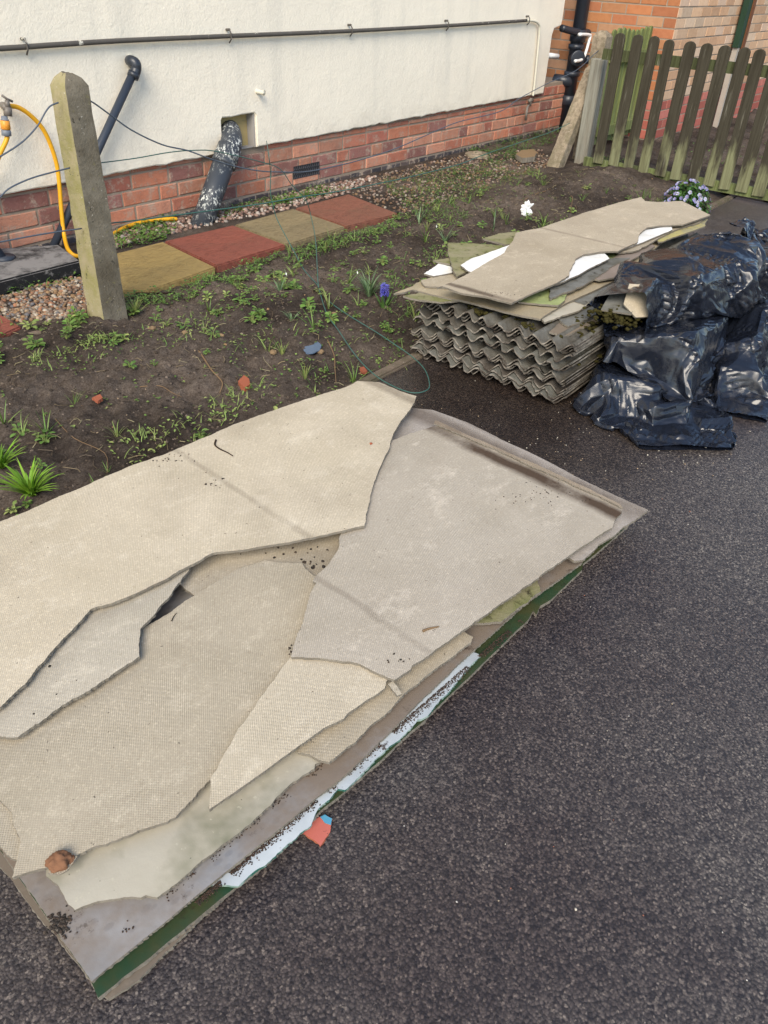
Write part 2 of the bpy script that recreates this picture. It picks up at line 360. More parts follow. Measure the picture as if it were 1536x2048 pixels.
def slab(name, a, b, moss):
    n = NT(name, 0.85, 0.25)
    c = n.mix(n.ramp(n.noise(4, 6, 0.65), (0.35, 0), (0.7, 1)), a, b)
    c = n.mix(n.ramp(n.noise(11, 6, 0.7), (0.52, 0), (0.75, moss)), c, (0.11, 0.10, 0.055))
    riv = n.noise(9, 4, 0.55, n.mapp((1, 2.6, 1), (0, 0, 0.35)), dist=1.6)
    c = n.mix(n.ramp(riv, (0.36, 0.6), (0.47, 0), (0.53, 0), (0.64, 0.35)), c, n.mix(1.0, c, (0.62, 0.58, 0.55), 'MULTIPLY'))
    c = n.mix(n.ramp(n.noise(60, 4, 0.7), (0.62, 0), (0.70, 0.5)), c, (0.07, 0.06, 0.045))
    n.bump(riv, 0.014, 0.9); n.bump(n.noise(60, 4), 0.002, 0.6)
    return n.done(c)
M['slab_ochre'] = slab('ochre_paving', (0.335, 0.235, 0.085), (0.26, 0.185, 0.075), 0.35)
M['slab_red'] = slab('red_paving', (0.255, 0.078, 0.052), (0.20, 0.066, 0.047), 0.25)
M['slab_olive'] = slab('olive_paving', (0.25, 0.195, 0.105), (0.19, 0.15, 0.085), 0.6)
M['slab_brown'] = slab('rust_paving', (0.225, 0.085, 0.055), (0.18, 0.08, 0.052), 0.4)
# gully slab: old black paint over cement
n = NT('black_painted_cement', 0.75, 0.3)
gn = n.t.nodes.new('ShaderNodeNewGeometry'); nz_s = n.sep(gn.outputs['True Normal'])[2]
c = n.mix(n.ramp(n.noise(5, 7, 0.75), (0.40, 0), (0.54, 1)), (0.018, 0.017, 0.018), (0.20, 0.19, 0.185))
sidec = n.mix(n.ramp(n.noise(24, 6, 0.75), (0.56, 0), (0.66, 0.8)), (0.012, 0.012, 0.013), (0.22, 0.21, 0.20))
c = n.mix(n.ramp(nz_s, (0.2, 1), (0.3, 0)), c, sidec)
arr = n.math('MULTIPLY', n.ramp(nz_s, (0.22, 0), (0.32, 1)), n.ramp(nz_s, (0.9, 1), (0.97, 0)))
c = n.mix(n.math('MULTIPLY', arr, n.ramp(n.noise(18, 5, .7), (0.40, 0), (0.52, 1))), c, (0.62, 0.60, 0.57)); n.bump(n.noise(90, 5, 0.7), 0.0015, 0.6)
M['gully'] = n.done(c)
# wood
def wood(name, top, low, streak=(0.30, 0.29, 0.24)):
    n = NT(name, 0.9, 0.15)
    gp2 = n.t.nodes.new('ShaderNodeNewGeometry'); n.co = gp2.outputs['Position']
    z = n.sep()[2]
    grain = n.noise(24, 6, 0.65, n.mapp((3, 3, 0.14)))
    mask = n.math('ADD', n.math('MULTIPLY', z, -1.5), n.math('MULTIPLY_ADD', n.noise(4.2, 5, 0.6, n.mapp((2.2, 2.2, 0.55))), 2.2, -0.40))
    c = n.mix(n.ramp(mask, (0.30, 0), (0.62, 1)), top, low)
    c = n.mix(n.ramp(grain, (0.36, 0.75), (0.6, 0)), c, n.mix(1.0, c, (0.5, 0.46, 0.42), 'MULTIPLY'))
    c = n.mix(n.ramp(n.noise(13, 5, 0.7, n.mapp((2.5, 2.5, 0.25))), (0.60, 0), (0.72, 0.65)), c, streak)
    n.bump(grain, 0.004, 0.7)
    return n.done(c)
M['picket'] = wood('mossy_picket_wood', (0.056, 0.050, 0.036), (0.20, 0.205, 0.115), (0.20, 0.19, 0.15))
M['rail'] = wood('mossy_rail_wood', (0.075, 0.085, 0.040), (0.17, 0.20, 0.08))
M['gatewood'] = wood('algae_green_wood', (0.17, 0.20, 0.075), (0.17, 0.20, 0.085))
M['greywood'] = wood('grey_weathered_wood', (0.27, 0.265, 0.225), (0.27, 0.25, 0.205), (0.36, 0.35, 0.32))
# plain coated things
def plain(name, col, rough=0.5, spec=0.4, var=0.8, spots=None, spotsc=18, thr=(0.60, 0.64), bump=0.0008):
    n = NT(name, rough, spec)
    c = n.mix(n.noise(11, 5), col, [k * var for k in col])
    if spots: c = n.mix(n.ramp(n.noise(spotsc, 6, 0.7), (thr[0], 0), (thr[1], 1)), c, spots)
    if bump: n.bump(n.noise(60, 4), bump, 0.5)
    return n.done(c)
M['pipe_blk'] = plain('black_plastic_pipe', (0.026, 0.031, 0.042), 0.38, 0.5)
n = NT('paint_splashed_pipe', 0.5, 0.4)
c = n.mix(n.noise(8, 5), (0.028, 0.033, 0.042), (0.05, 0.058, 0.07))
spl = n.math('MULTIPLY', n.ramp(n.noise(70, 6, 0.75, n.mapp((1, 1, 0.45), (0, 0.5, 0.3))), (0.53, 0), (0.57, 1)), n.ramp(n.noise(7, 5, 0.6), (0.46, 0), (0.58, 1)))
M['pipe_spl'] = n.done(n.mix(spl, c, (0.72, 0.74, 0.69)))
M['pipe_grey'] = plain('dark_grey_pipe', (0.033, 0.042, 0.060), 0.5, 0.4, 0.8, (0.6, 0.6, 0.55), 26, (0.70, 0.72))
M['conduit'] = plain('weathered_conduit', (0.105, 0.095, 0.083), 0.7, 0.3, 0.6, (0.58, 0.56, 0.48), 16, (0.62, 0.66))
M['cream'] = plain('cream_paint', (0.66, 0.63, 0.52), 0.6, 0.3, 0.85)
M['whiteplastic'] = plain('white_plastic', (0.78, 0.79, 0.78), 0.4, 0.4, 0.95)
M['yellowhose'] = plain('yellow_hose_plastic', (0.72, 0.36, 0.012), 0.45, 0.4, 0.9)
M['orangeplastic'] = plain('orange_plastic', (0.75, 0.30, 0.04), 0.4, 0.4, 0.9)
M['greyplastic'] = plain('grey_plastic', (0.17, 0.19, 0.22), 0.5, 0.4, 0.85)
M['metal'] = plain('worn_tap_metal', (0.19, 0.165, 0.14), 0.5, 0.5, 0.6)
M['wire'] = plain('green_coated_wire', (0.045, 0.125, 0.105), 0.5, 0.4, 0.8)
M['wiregrey'] = plain('blue_grey_wire', (0.075, 0.095, 0.125), 0.5, 0.4, 0.8)
M['recess'] = plain('yellowed_board', (0.46, 0.36, 0.17), 0.8, 0.2, 0.75)
M['liner'] = plain('dusty_grey_board', (0.36, 0.34, 0.32), 0.85, 0.2, 0.8)
M['greenboard'] = plain('dark_green_board', (0.016, 0.045, 0.024), 0.6, 0.3, 0.7)
M['brownboard'] = plain('red_brown_board', (0.17, 0.065, 0.028), 0.7, 0.2, 0.7)
M['palepost'] = plain('pale_timber', (0.40, 0.36, 0.31), 0.85, 0.2, 0.75)
M['redbrick'] = plain('brick_shard', (0.36, 0.115, 0.065), 0.95, 0.1, 0.7, bump=0.004)
M['brownstone'] = plain('brown_mortar_lump', (0.25, 0.125, 0.070), 0.97, 0.1, 0.6, (0.42, 0.27, 0.17), 30, (0.6, 0.7), 0.006)
M['blueslate'] = plain('blue_plastic_film', (0.105, 0.155, 0.23), 0.5, 0.4, 0.7, bump=0.004)
M['coral'] = plain('coral_paint', (0.56, 0.155, 0.115), 0.6, 0.3, 0.85, (0.10, 0.05, 0.04), 30, (0.62, 0.66))
M['skyblue'] = plain('blue_paint', (0.10, 0.34, 0.50), 0.6, 0.3, 0.85)
M['twig'] = plain('dry_twig', (0.23, 0.15, 0.085), 0.9, 0.1, 0.6)
M['darktwig'] = plain('damp_bark', (0.045, 0.03, 0.022), 0.95, 0.1, 0.7)
M['flatstone'] = plain('brown_flat_stone', (0.24, 0.165, 0.095), 0.95, 0.1, 0.8, bump=0.004)
# plants, colour per leaf
def leafm(name, rough=0.55):
    n = NT(name, rough, 0.35)
    c = n.attr(); c = n.mix(n.noise(90, 3), c, n.mix(1.0, c, (0.75, 0.8, 0.7), 'MULTIPLY'))
    m = n.done(c); n.b.inputs['Subsurface Weight'].default_value = 0.0
    return m
M['leaf'] = leafm('leaf')
M['petal'] = leafm('petal', 0.6)
n = NT('pebble', 0.7, 0.35); c = n.attr()
M['pebble'] = n.done(n.mix(n.noise(45, 4), c, n.mix(1.0, c, (0.65, 0.6, 0.55), 'MULTIPLY')))
n = NT('soil_crumb', 0.95, 0.1); c = n.attr(); n.bump(n.noise(260, 3, .7), 0.002, 0.8)
M['crumb'] = n.done(n.mix(n.ramp(n.noise(120, 3), (0.4, 0), (0.6, .6)), c, n.mix(1.0, c, (0.6, 0.58, 0.55), 'MULTIPLY')))
n = NT('moss', 0.95, 0.1); n.bump(n.noise(160, 4, 0.8), 0.008, 1.0)
M['moss'] = n.done(n.mix(n.noise(24, 5, 0.7), (0.028, 0.023, 0.010), (0.085, 0.075, 0.020)))
# bin bag film
n = NT('black_bag_film', 0.2, 0.55)
dirt = n.math('MULTIPLY', n.ramp(n.noise(6, 6, 0.7), (0.55, 0), (0.66, 1)), n.ramp(n.noise(40, 4, 0.7), (0.45, 0), (0.6, 1)))
c = n.mix(n.math('MULTIPLY', dirt, 0.18), (0.010, 0.0125, 0.020), (0.17, 0.14, 0.11))
n.bump(n.noise(30, 3, 0.5, n.mapp((1, 1, 2.5), (0.4, 0.3, 0.5)), dist=0.8), 0.0016, 0.3)
M['bag'] = n.done(c, n.mix(dirt, (0.25, 0.25, 0.25), (0.6, 0.6, 0.6)))

# ------------------------------------------------------------------ ground, path, soil bed
YW = 3.56          # face of the old brick plinth
KERB = 1.555       # edge between tarmac and bed
def build_grid(name, xs, ys, zf, mat, kind='structure', smooth=True):
    X, Y = np.meshgrid(xs, ys); Z = zf(X, Y)
    nx, ny = len(xs), len(ys)
    V = np.stack([X.ravel(), Y.ravel(), Z.ravel()], 1)
    i = np.arange(ny - 1)[:, None] * nx + np.arange(nx - 1)[None]
    Q = np.stack([i, i + 1, i + nx + 1, i + nx], -1).reshape(-1, 4)
    me = bpy.data.meshes.new(name); me.from_pydata(V.tolist(), [], Q.tolist()); me.materials.append(mat)
    if smooth: me.polygons.foreach_set('use_smooth', np.ones(len(Q), bool))
    o = bpy.data.objects.new(name, me); C.objects.link(o); o['kind'] = kind
    return o
def soil_z(X, Y):
    X = np.asarray(X, float); Y = np.asarray(Y, float)
    t = np.clip((Y - KERB) / 0.25, 0, 1); t = t * t * (3 - 2 * t)
    back = np.clip((Y - 2.62) / 0.2, 0, 1)                      # flatter gravelled strip by the wall
    z = -0.012 + 0.035 * t
    clod = (vnoise(X * 7, Y * 7, 3) - 0.5) * 0.035 + (vnoise(X * 21, Y * 21, 4) - 0.5) * 0.026 + (vnoise(X * 48, Y * 48, 5) - 0.5) * 0.014 + (vnoise(X * 130, Y * 130, 6) - 0.5) * 0.004
    z = z + clod * t * (1 - 0.75 * back)
    z = z + 0.085 * np.exp(-(((X - 5.1) / 0.8) ** 2 + ((Y - 2.25) / 0.30) ** 2)) + 0.03 * np.exp(-(((X - 2.2) / 1.0) ** 2 + ((Y - 2.2) / 0.3) ** 2))
    z = z + back * (-0.012)
    return z
def sz(p, dz=0.0): return np.array([p[0], p[1], float(soil_z(p[0], p[1])) + dz])
def gs(px, py, dz=0.0):
    p = g(px, py, 0.03)
    for _ in range(3): p = g(px, py, float(soil_z(p[0], p[1])))
    return sz(p, dz)

gm = MB(); gm.add([(-150, -150, -0.035), (150, -150, -0.035), (150, 150, -0.035), (-150, 150, -0.035)], [(0, 1, 2, 3)])
tag(gm.build('ground', M['soil']), kind='structure')
pm = MB(); pm.add([(-9, -3.2, 0), (5.82, -3.2, 0), (5.82, KERB - 0.028, 0), (-9, KERB - 0.028, 0)], [(0, 1, 2, 3)])
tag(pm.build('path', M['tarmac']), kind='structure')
xs = np.concatenate([np.arange(-1.2, 0.3, 0.05), np.arange(0.3, 4.6, 0.0085), np.arange(4.6, 5.9, 0.014), np.arange(5.9, 8.0, 0.04)])
ys = np.concatenate([np.arange(KERB, 2.75, 0.0085), np.arange(2.75, YW + 0.06, 0.018)])
build_grid('soil_bed', xs, ys, soil_z, M['soil'])
def soil2(X, Y): return -0.004 + (vnoise(X * 9, Y * 9, 13) - 0.5) * 0.05 + (vnoise(X * 25, Y * 25, 14) - 0.5) * 0.03
build_grid('soil_bed_beyond_fence', np.arange(5.83, 11.5, 0.03), np.arange(0.2, 2.95, 0.03), soil2, M['soil'])
# concrete edging strip
km = MB()
for i in range(9):
    x0 = -1.2 + i * 0.915; x1 = x0 + 0.91
    if x0 > 5.7: break
    zz = 0.012 + 0.006 * math.sin(i * 2.1)
    km.box((x0, KERB - 0.028, -0.03), (min(x1, 5.75), KERB + 0.016, zz))
kb = km.build('kerb', M['kerb']); tag(kb, kind='structure')
bm = bmesh.new(); bm.from_mesh(kb.data); bmesh.ops.bevel(bm, geom=bm.edges[:], offset=0.006, segments=2, affect='EDGES'); bm.to_mesh(kb.data); bm.free()

# ------------------------------------------------------------------ the rendered house
def bricks(mb, o, ux, nrm, length, courses, inset=0.004, proud=0.005, seed=0, skip=None):
    """courses: (z0, height, brick length, offset, palette); mortar faces between are left to a backing box"""
    r = np.random.default_rng(seed); o = np.array(o, float); ux = np.array(ux, float); nrm = np.array(nrm, float); uz = np.array([0, 0, 1.0])
    for z0, h, bl, off, pal, *opt in courses:
        hx = opt[0] if opt else 0
        x = -off
        k = 0
        while x < length:
            L = bl if not (hx and k % 2) else hx
            a, b = max(x + 0.005, 0), min(x + L - 0.005, length); x += L; k += 1
            if b - a < 0.02: continue
            if skip and z0 > skip[2] and b > skip[0] and a < skip[1]: continue
            lo, hi = z0 + 0.005, z0 + h - 0.005
            j = r.uniform(-0.002, 0.002, 8) * (1 if inset > 0.002 else 0)
            pr = proud + r.uniform(-0.002, 0.002)
            q = [(a + j[0], lo + j[1]), (b + j[2], lo + j[3]), (b + j[4], hi + j[5]), (a + j[6], hi + j[7])]
            V = [o + ux * u + uz * v for u, v in q] + [o + ux * (u + inset * (1 if i in (0, 3) else -1)) + uz * (v + inset * (1 if i < 2 else -1)) + nrm * pr for i, (u, v) in enumerate(q)]
            col = np.array(pal[r.integers(len(pal))]) * r.uniform(0.82, 1.15)
            mb.add(V, [(4, 5, 6, 7), (0, 1, 5, 4), (1, 2, 6, 5), (2, 3, 7, 6), (3, 0, 4, 7)], tuple(col))

RED = [(0.49, 0.195, 0.118), (0.45, 0.175, 0.115), (0.53, 0.25, 0.165), (0.38, 0.14, 0.10), (0.47, 0.225, 0.15), (0.28, 0.13, 0.11)]
BLU = [(0.062, 0.058, 0.066), (0.078, 0.068, 0.07), (0.05, 0.048, 0.056), (0.10, 0.078, 0.072)]
XR = 7.24                      # where the rendered house meets its neighbour
house = empty('rendered_house', (3.0, YW, 0), 'house wall of cream roughcast render over a red brick plinth', 'house')
hl = np.array([3.0, YW, 0.0])
mbk = MB(); mbk.box((-3.0, YW + 0.003, -0.1), (XR, YW + 0.25, 0.300), (1, 1, 1), 1)
course = [(-0.026, 0.066, 0.108, 0.02, BLU)]
for i in range(5):
    course.append((0.042 + i * 0.0755, 0.0755, 0.232, 0.06 + (0.1 if i % 2 else 0.0), RED, 0.118 if i in (1, 3) else 0))
course.append((0.2686, 0.0345, 0.232, 0.06, RED))
course.pop(4); course.pop(4)
course.append((0.2686 + 0.0345, 0.0755, 0.232, 0.0, RED))
bxa, bxb = wy(443, 250, YW)[0] - 0.03, wy(513, 250, YW)[0] + 0.03
mbk.box((-3.0, YW + 0.003, 0.3002), (bxa, YW + 0.25, 0.36), (1, 1, 1), 1); mbk.box((bxb, YW + 0.003, 0.3002), (XR, YW + 0.25, 0.40), (1, 1, 1), 1)
bricks(mbk, (-3.0, YW + 0.003, 0), (1, 0, 0), (0, -1, 0), 3.0 + XR, course, seed=3, skip=(bxa + 3.0, bxb + 3.0, 0.26))
mbk.v = [(v[0], v[1], v[2]) for v in mbk.v]
# slightly uneven faces
brick_o = mbk.build('brick_plinth', [M['brick'], M['mortar']], house, loc=hl)
# render: one polygon with a notch for the pipe box, 34 mm proud of the brick
YR = YW - 0.030
def zb(x): return 0.288 + 0.0105 * (x - 2.0)
bx0, bx1 = wy(443, 250, YR)[0], wy(513, 250, YR)[0]
bzt = 0.475
xe_low, xe_hi = wy(1092, 150, YR)[0], wy(1128, 20, YR)[0]
zstep = wy(1105, 55, YR)[2]
poly = [(-3.0, zb(-3.0))]
r = np.random.default_rng(11)
def jag_line(x0, x1):
    x = x0; out = []
    while x < x1:
        out.append((x, zb(x) + r.normal(0, 0.0022))); x += r.uniform(0.02, 0.07)
    return out
poly += jag_line(-2.9, bx0 - 0.004)
poly += [(bx0, zb(bx0) + 0.01)]
poly += [(bx0 + 0.002, bzt - 0.012), (bx0 + 0.012, bzt), (bx0 + 0.08, bzt - 0.003), (bx0 + 0.15, bzt + 0.002), (bx1 - 0.01, bzt + 0.003), (bx1, bzt - 0.012)]
poly += [(bx1, zb(bx1))]
poly += jag_line(bx1 + 0.02, xe_low - 0.02)
poly += [(xe_low, zb(xe_low)), (xe_low + 0.008, 0.5), (xe_low + 0.01, zstep - 0.05), (xe_low + 0.03, zstep - 0.008), (xe_hi - 0.01, zstep + 0.012), (xe_hi, zstep + 0.05), (xe_hi, 5.5), (-3.0, 5.5)]
bm = bmesh.new()
fr = [bm.verts.new((x - hl[0], YR - hl[1], z)) for x, z in poly]
f = bm.faces.new(fr); ex = bmesh.ops.extrude_face_region(bm, geom=[f])
for v in ex['geom']:
    if isinstance(v, bmesh.types.BMVert): v.co.y += 0.25
bmesh.ops.recalc_face_normals(bm, faces=bm.faces[:])
edges = [e for e in bm.edges if all(abs(v.co.y - (YR - hl[1])) < 1e-6 for v in e.verts)]
bmesh.ops.bevel(bm, geom=edges, offset=0.006, segments=2, affect='EDGES')
me = bpy.data.meshes.new('render'); bm.to_mesh(me); bm.free(); me.materials.append(M['render'])
ro = bpy.data.objects.new('render', me); C.objects.link(ro); ro.parent = house
# inside of the boxed opening
mb = MB(); mb.box((bx0 - 0.01, YW + 0.035, 0.302), (bx1 + 0.01, YW + 0.06, bzt + 0.02)); mb.build('recess_back', M['recess'], house, loc=hl)
mb = MB(); mb.box((bx1 - 0.012, YR + 0.012, 0.302), (bx1 - 0.003, YW + 0.0345, bzt - 0.004)); mb.build('recess_side_board', M['liner'], house, loc=hl)
mb = MB(); mb.box((bx0 + 0.001, YR + 0.02, 0.3005), (bx1 - 0.013, YW + 0.0345, 0.306)); mb.build('recess_sill', M['liner'], house, loc=hl)
# air brick
a0, a1 = wy(586, 333, YW)[0], wy(638, 322, YW)[0]
mb = MB(); z0, z1 = 0.079, 0.152
mb.box((a0, YW - 0.004, z0), (a1, YW + 0.002, z1), (0.030, 0.030, 0.036))
nx_ = 12
for i in range(nx_):
    for j in range(3):
        cx = a0 + (i + 0.5) * (a1 - a0) / nx_; cz = z0 + (j + 0.5) * (z1 - z0) / 3
        w_ = (a1 - a0) / nx_ * 0.5; h_ = 0.0125
        s1 = 0.55 if (i + j) % 2 else -0.55
        mb.add([(cx - w_ * .9, YW - 0.005, cz - h_), (cx - w_ * .9 + .006, YW - 0.0085, cz - h_ * .5), (cx + w_ * .9, YW - 0.005, cz + h_ * s1), (cx, YW - 0.0085, cz + h_)], [(0, 1, 2, 3)], (0.075, 0.078, 0.092))
        mb.box((cx - 0.004, YW - 0.0045, cz - 0.007), (cx + 0.004, YW - 0.0042, cz + 0.007), (0.005, 0.005, 0.006))
mb.build('air_brick', M['pebble'], house, loc=hl)

# neighbouring house of newer brick
NX, NY = 7.28, 2.755
TAN = [(0.55, 0.36, 0.225), (0.58, 0.40, 0.265), (0.53, 0.33, 0.20), (0.60, 0.43, 0.31), (0.56, 0.42, 0.30), (0.50, 0.31, 0.19)]
ORA = [(0.42, 0.185, 0.082), (0.46, 0.22, 0.11), (0.40, 0.165, 0.075), (0.44, 0.245, 0.14), (0.38, 0.15, 0.075)]
RB = [(0.40, 0.125, 0.095), (0.43, 0.15, 0.12), (0.37, 0.11, 0.085)]
nh = empty('neighbour_house', (NX, NY, 0), 'neighbouring house corner in buff and orange brick with a red brick base', 'house')
nl = np.array([NX, NY, 0.0])
def tancourses(P, n=44): return [(-0.06 + i * 0.075, 0.075, 0.225, 0.03 + (0.1125 if i % 2 else 0), RB if i < 5 else P) for i in range(n)]
mb = MB(); mb.box((NX + 0.003, NY + 0.003, -0.1), (NX + 9, NY + 6, 5.5), (1, 1, 1), 1)
bricks(mb, (NX + 0.003, NY + 0.003, 0), (1, 0, 0), (0, -1, 0), 7.0, tancourses(TAN), 0.0018, 0.003, seed=5)
bricks(mb, (NX + 0.003, NY + 0.003 + 1.2, 0), (0, -1, 0), (-1, 0, 0), 1.2, tancourses(ORA), 0.0018, 0.003, seed=6)
mb.build('brick_wall', [M['newbrick'], M['mortar']], nh, loc=nl)

# ------------------------------------------------------------------ pipes on the wall
def lathe(mb, axis_o, axis_d, prof, n=20, col=(1, 1, 1)):
    d = np.array(axis_d, float); d /= np.linalg.norm(d)
    pts = [np.array(axis_o, float) + d * t for t, _ in prof]
    mb.tube(pts, [max(r_, 1e-4) for _, r_ in prof], n, col)
# conduit with clips
yc = YR - 0.022
cp = [wy(x, y, yc) for x, y in ((-160, 104), (0, 97), (120, 89), (250, 81), (460, 72), (700, 62), (900, 51), (1053, 41))]
cd = empty('conduit_pipe', cp[2], 'long thin weathered conduit running along the cream wall, turning down at its right end', 'pipe')
mb = MB(); mb.tube(smooth_path(cp, 5), 0.0105, 10); mb.build('pipe', M['conduit'], cd, True, loc=cp[2])
cq = [wy(x, y, yc) for x, y in ((1053, 41), (1068, 42), (1077, 48), (1079, 62), (1074, 120), (1069, 170), (1066, 192))]
mb = MB(); mb.tube(smooth_path(cq, 5), 0.009, 10); mb.build('painted_drop', M['cream'], cd, True, loc=cp[2])
for x, y in ((51, 93), (459, 72), (701, 61), (894, 51), (1056, 41)):
    p = wy(x, y, yc); mb = MB()
    mb.tube([p + np.array([0, 0, 0.03]), p + np.array([0, -0.013, 0.012]), p + np.array([0, -0.013, -0.012]), p + np.array([0.002, 0.006, -0.03])], 0.004, 6)
    mb.tube([p + np.array([0, 0.024, 0.026]), p + np.array([0, -0.004, 0.028])], 0.006, 6)
    mb.build('pipe_clip', M['conduit'], cd, loc=cp[2])
# small valve where the drop ends
p = wy(1062, 196, YR - 0.02); v = empty('outside_valve', p, 'small metal valve below the right end of the cream render', 'valve')
mb = MB(); mb.tube([p, p + np.array([0.0, 0, -0.06])], 0.011, 10); mb.tube([p + np.array([-0.03, 0, -0.02]), p + np.array([0.03, 0, -0.02])], 0.013, 10); mb.build('body', M['metal'], v, True, loc=p)
mb = MB(); q = p + np.array([-0.06, -0.01, -0.06]); mb.tube([q, q + np.array([0.0, 0, -0.10])], 0.010, 10); mb.tube([q + np.array([0, 0, 0]), p + np.array([-0.01, 0, -0.05])], 0.008, 8); mb.build('outlet', M['metal'], v, True, loc=p)
# diagonal grey waste pipe with swept elbow
ye = YR - 0.055
e0 = wy(258, 122, YR + 0.01); pts = [e0, wy(262, 124, YR - 0.03), wy(268, 130, ye), wy(268, 148, ye)]
low = wy(98, 490, YR + 0.0); low[1] = YR - 0.035
wp = empty('waste_pipe', low, 'thin dark grey waste pipe slanting across the cream wall behind the concrete post', 'pipe')
mb = MB(); mb.tube([wy(267, 145, ye), low], 0.0185, 14); mb.build('pipe', M['pipe_grey'], wp, True, loc=low)
mb = MB(); mb.tube(smooth_path([e0, wy(263, 122, YR - 0.035), wy(271, 127, ye), wy(272, 138, ye), wy(268, 150, ye)], 5), 0.024, 14); 
pa, pb = wy(268.5, 146, ye), wy(265, 155, ye); mb.tube([pa, pb], 0.027, 14); mb.build('elbow', M['pipe_blk'], wp, True, loc=low)
mb = MB(); mb.tube([e0 + np.array([0, 0.02, 0]), e0 + np.array([0, -0.018, 0])], 0.029, 14); mb.build('wall_collar', M['cream'], wp, True, loc=low)
# splashed drain pipe out of the boxed opening
b0 = wy(459, 262, YW + 0.045); pts = [b0, wy(461, 268, YW - 0.01), wy(463, 285, YR - 0.05), wy(453, 312, YR - 0.085)]
pe = g(377, 446, 0.0); pe = np.array([pe[0], YR - 0.13, -0.03])
dp = empty('drain_pipe', pe, 'thick black drain pipe splashed with white paint, coming out of the boxed opening', 'pipe')
mb = MB(); mb.tube(smooth_path(pts, 6), 0.058, 20); mb.build('elbow', M['pipe_spl'], dp, True, loc=pe)
mb = MB(); d_ = pe - pts[-1]; d_ /= np.linalg.norm(d_); mb.tube([pts[-1] - d_ * 0.0, pe], 0.058, 20); mb.build('pipe', M['pipe_spl'], dp, True, loc=pe)
mb = MB(); q = pts[-1]; lathe(mb, q - d_ * 0.055, d_, [(0, .059), (0.004, .063), (0.05, .063), (0.055, 0.067), (0.068, .067), (0.07, .0635), (0.085, .0635), (0.09, .067), (0.105, .067), (0.11, .058)], 20); mb.build('collar', M['pipe_spl'], dp, True, loc=pe)
# overflow stub
p = wy(513, 182, YR); ov = MB(); ov.tube([p + np.array([0, 0.02, 0]), p + np.array([0.01, -0.05, -0.005])], 0.0125, 12, caps=False); ov.tube([p + np.array([0.01, -0.0495, -0.005]), p + np.array([0.0, 0.01, 0])], 0.009, 12)
tag(ov.build('overflow_pipe', M['cream'], None, True, loc=p), 'short cream pipe stub sticking out above the boxed opening', 'pipe')
# soil stack in the corner
sx, sy = 7.165, YW - 0.02
ss = empty('soil_stack', (sx, sy, 0), 'black vertical soil stack in the corner between the two houses', 'pipe'); sl = np.array([sx, sy, 0.0])
sr = 0.056
mb = MB(); mb.tube([(sx, sy, -0.05), (sx, sy, 4.5)], sr, 22); mb.build('stack_pipe', M['pipe_blk'], ss, True, loc=sl)
zs = [wx(1124, 115, sx)[2], wx(1120, 200, sx)[2]]
for zc, hh in ((wy(1140, 72, sy)[2], 0.045), (wy(1131, 95, sy)[2], 0.02), (wy(1124, 150, sy)[2], 0.02), (wy(1118, 203, sy)[2], 0.04)):
    mb = MB(); lathe(mb, (sx, sy, zc - hh), (0, 0, 1), [(0, sr), (0.002, sr + .012), (hh * 2 - .002, sr + .012), (hh * 2, sr)], 22); mb.build('collar', M['pipe_blk'], ss, True, loc=sl)
zc = wy(1127, 117, sy)[2]
mb = MB(); lathe(mb, (sx, sy, zc), (-0.72, -0.7, 0), [(0.02, .055), (0.075, .055), (0.077, .062), (0.098, .062), (0.10, .054), (0.102, 0.0)], 22); mb.build('access_cap', M['pipe_blk'], ss, True, loc=sl)
mb = MB(); lathe(mb, (sx, sy, zc - .01), (0.45, -0.9, 0), [(0.03, .03), (0.10, .03), (0.102, .036), (0.125, .036), (0.127, 0.02)], 16); mb.build('boss', M['pipe_blk'], ss, True, loc=sl)
zl = wy(1115, 165, sy)[2]
mb = MB(); mb.tube([(sx, sy, zl - 0.03), (sx - 0.055, sy + 0.015, zl), (sx - 0.075, sy + 0.05, zl), (sx - 0.075, sy + 0.12, zl)], [.048, .046, .046, .046], 18); mb.build('branch', M['pipe_blk'], ss, True, loc=sl)
zt = wy(1140, 66, sy)[2]
mb = MB(); mb.tube(smooth_path([(sx - 0.26, sy + 0.03, zt + 0.035), (sx - 0.1, sy - 0.01, zt + .01), (sx + 0.1, sy - 0.03, zt), (sx + 0.22, sy - 0.06, zt - 0.02)], 5), 0.027, 14); mb.build('cross_pipe', M['pipe_blk'], ss, True, loc=sl)
wq = [wy(1158, 69, sy - .09), wy(1179, 70, sy - .09), wy(1179, 78, sy - .09), wy(1169, 112, sy - .09), wy(1160, 121, sy - .09), wy(1150, 122, sy - .09)]
mb = MB(); mb.tube(smooth_path(wq, 4), 0.0125, 10); mb.build('overflow_tube', M['whiteplastic'], ss, True, loc=sl)
wq = [wy(1095, 110, sy), wy(1116, 113, sy - .02)]
mb = MB(); mb.tube([wq[0] + np.array([0, .05, 0]), wq[1]], 0.020, 12); mb.build('white_branch', M['whiteplastic'], ss, True, loc=sl)
# splashed soil foot on the left edge: short pipe in the gully slab
q = g(8, 515, 0.08); lp = MB(); lp.tube([q + np.array([-.0, 0, -.05]), q + np.array([-.12, .18, 0.35])], 0.032, 14); lp.tube([q + np.array([0, 0, -.01]), q + np.array([0, 0, 0.006])], 0.045, 14)
tag(lp.build('downpipe', M['pipe_grey'], None, True, loc=q), 'dark grey downpipe entering the black gully slab at the left edge', 'pipe')

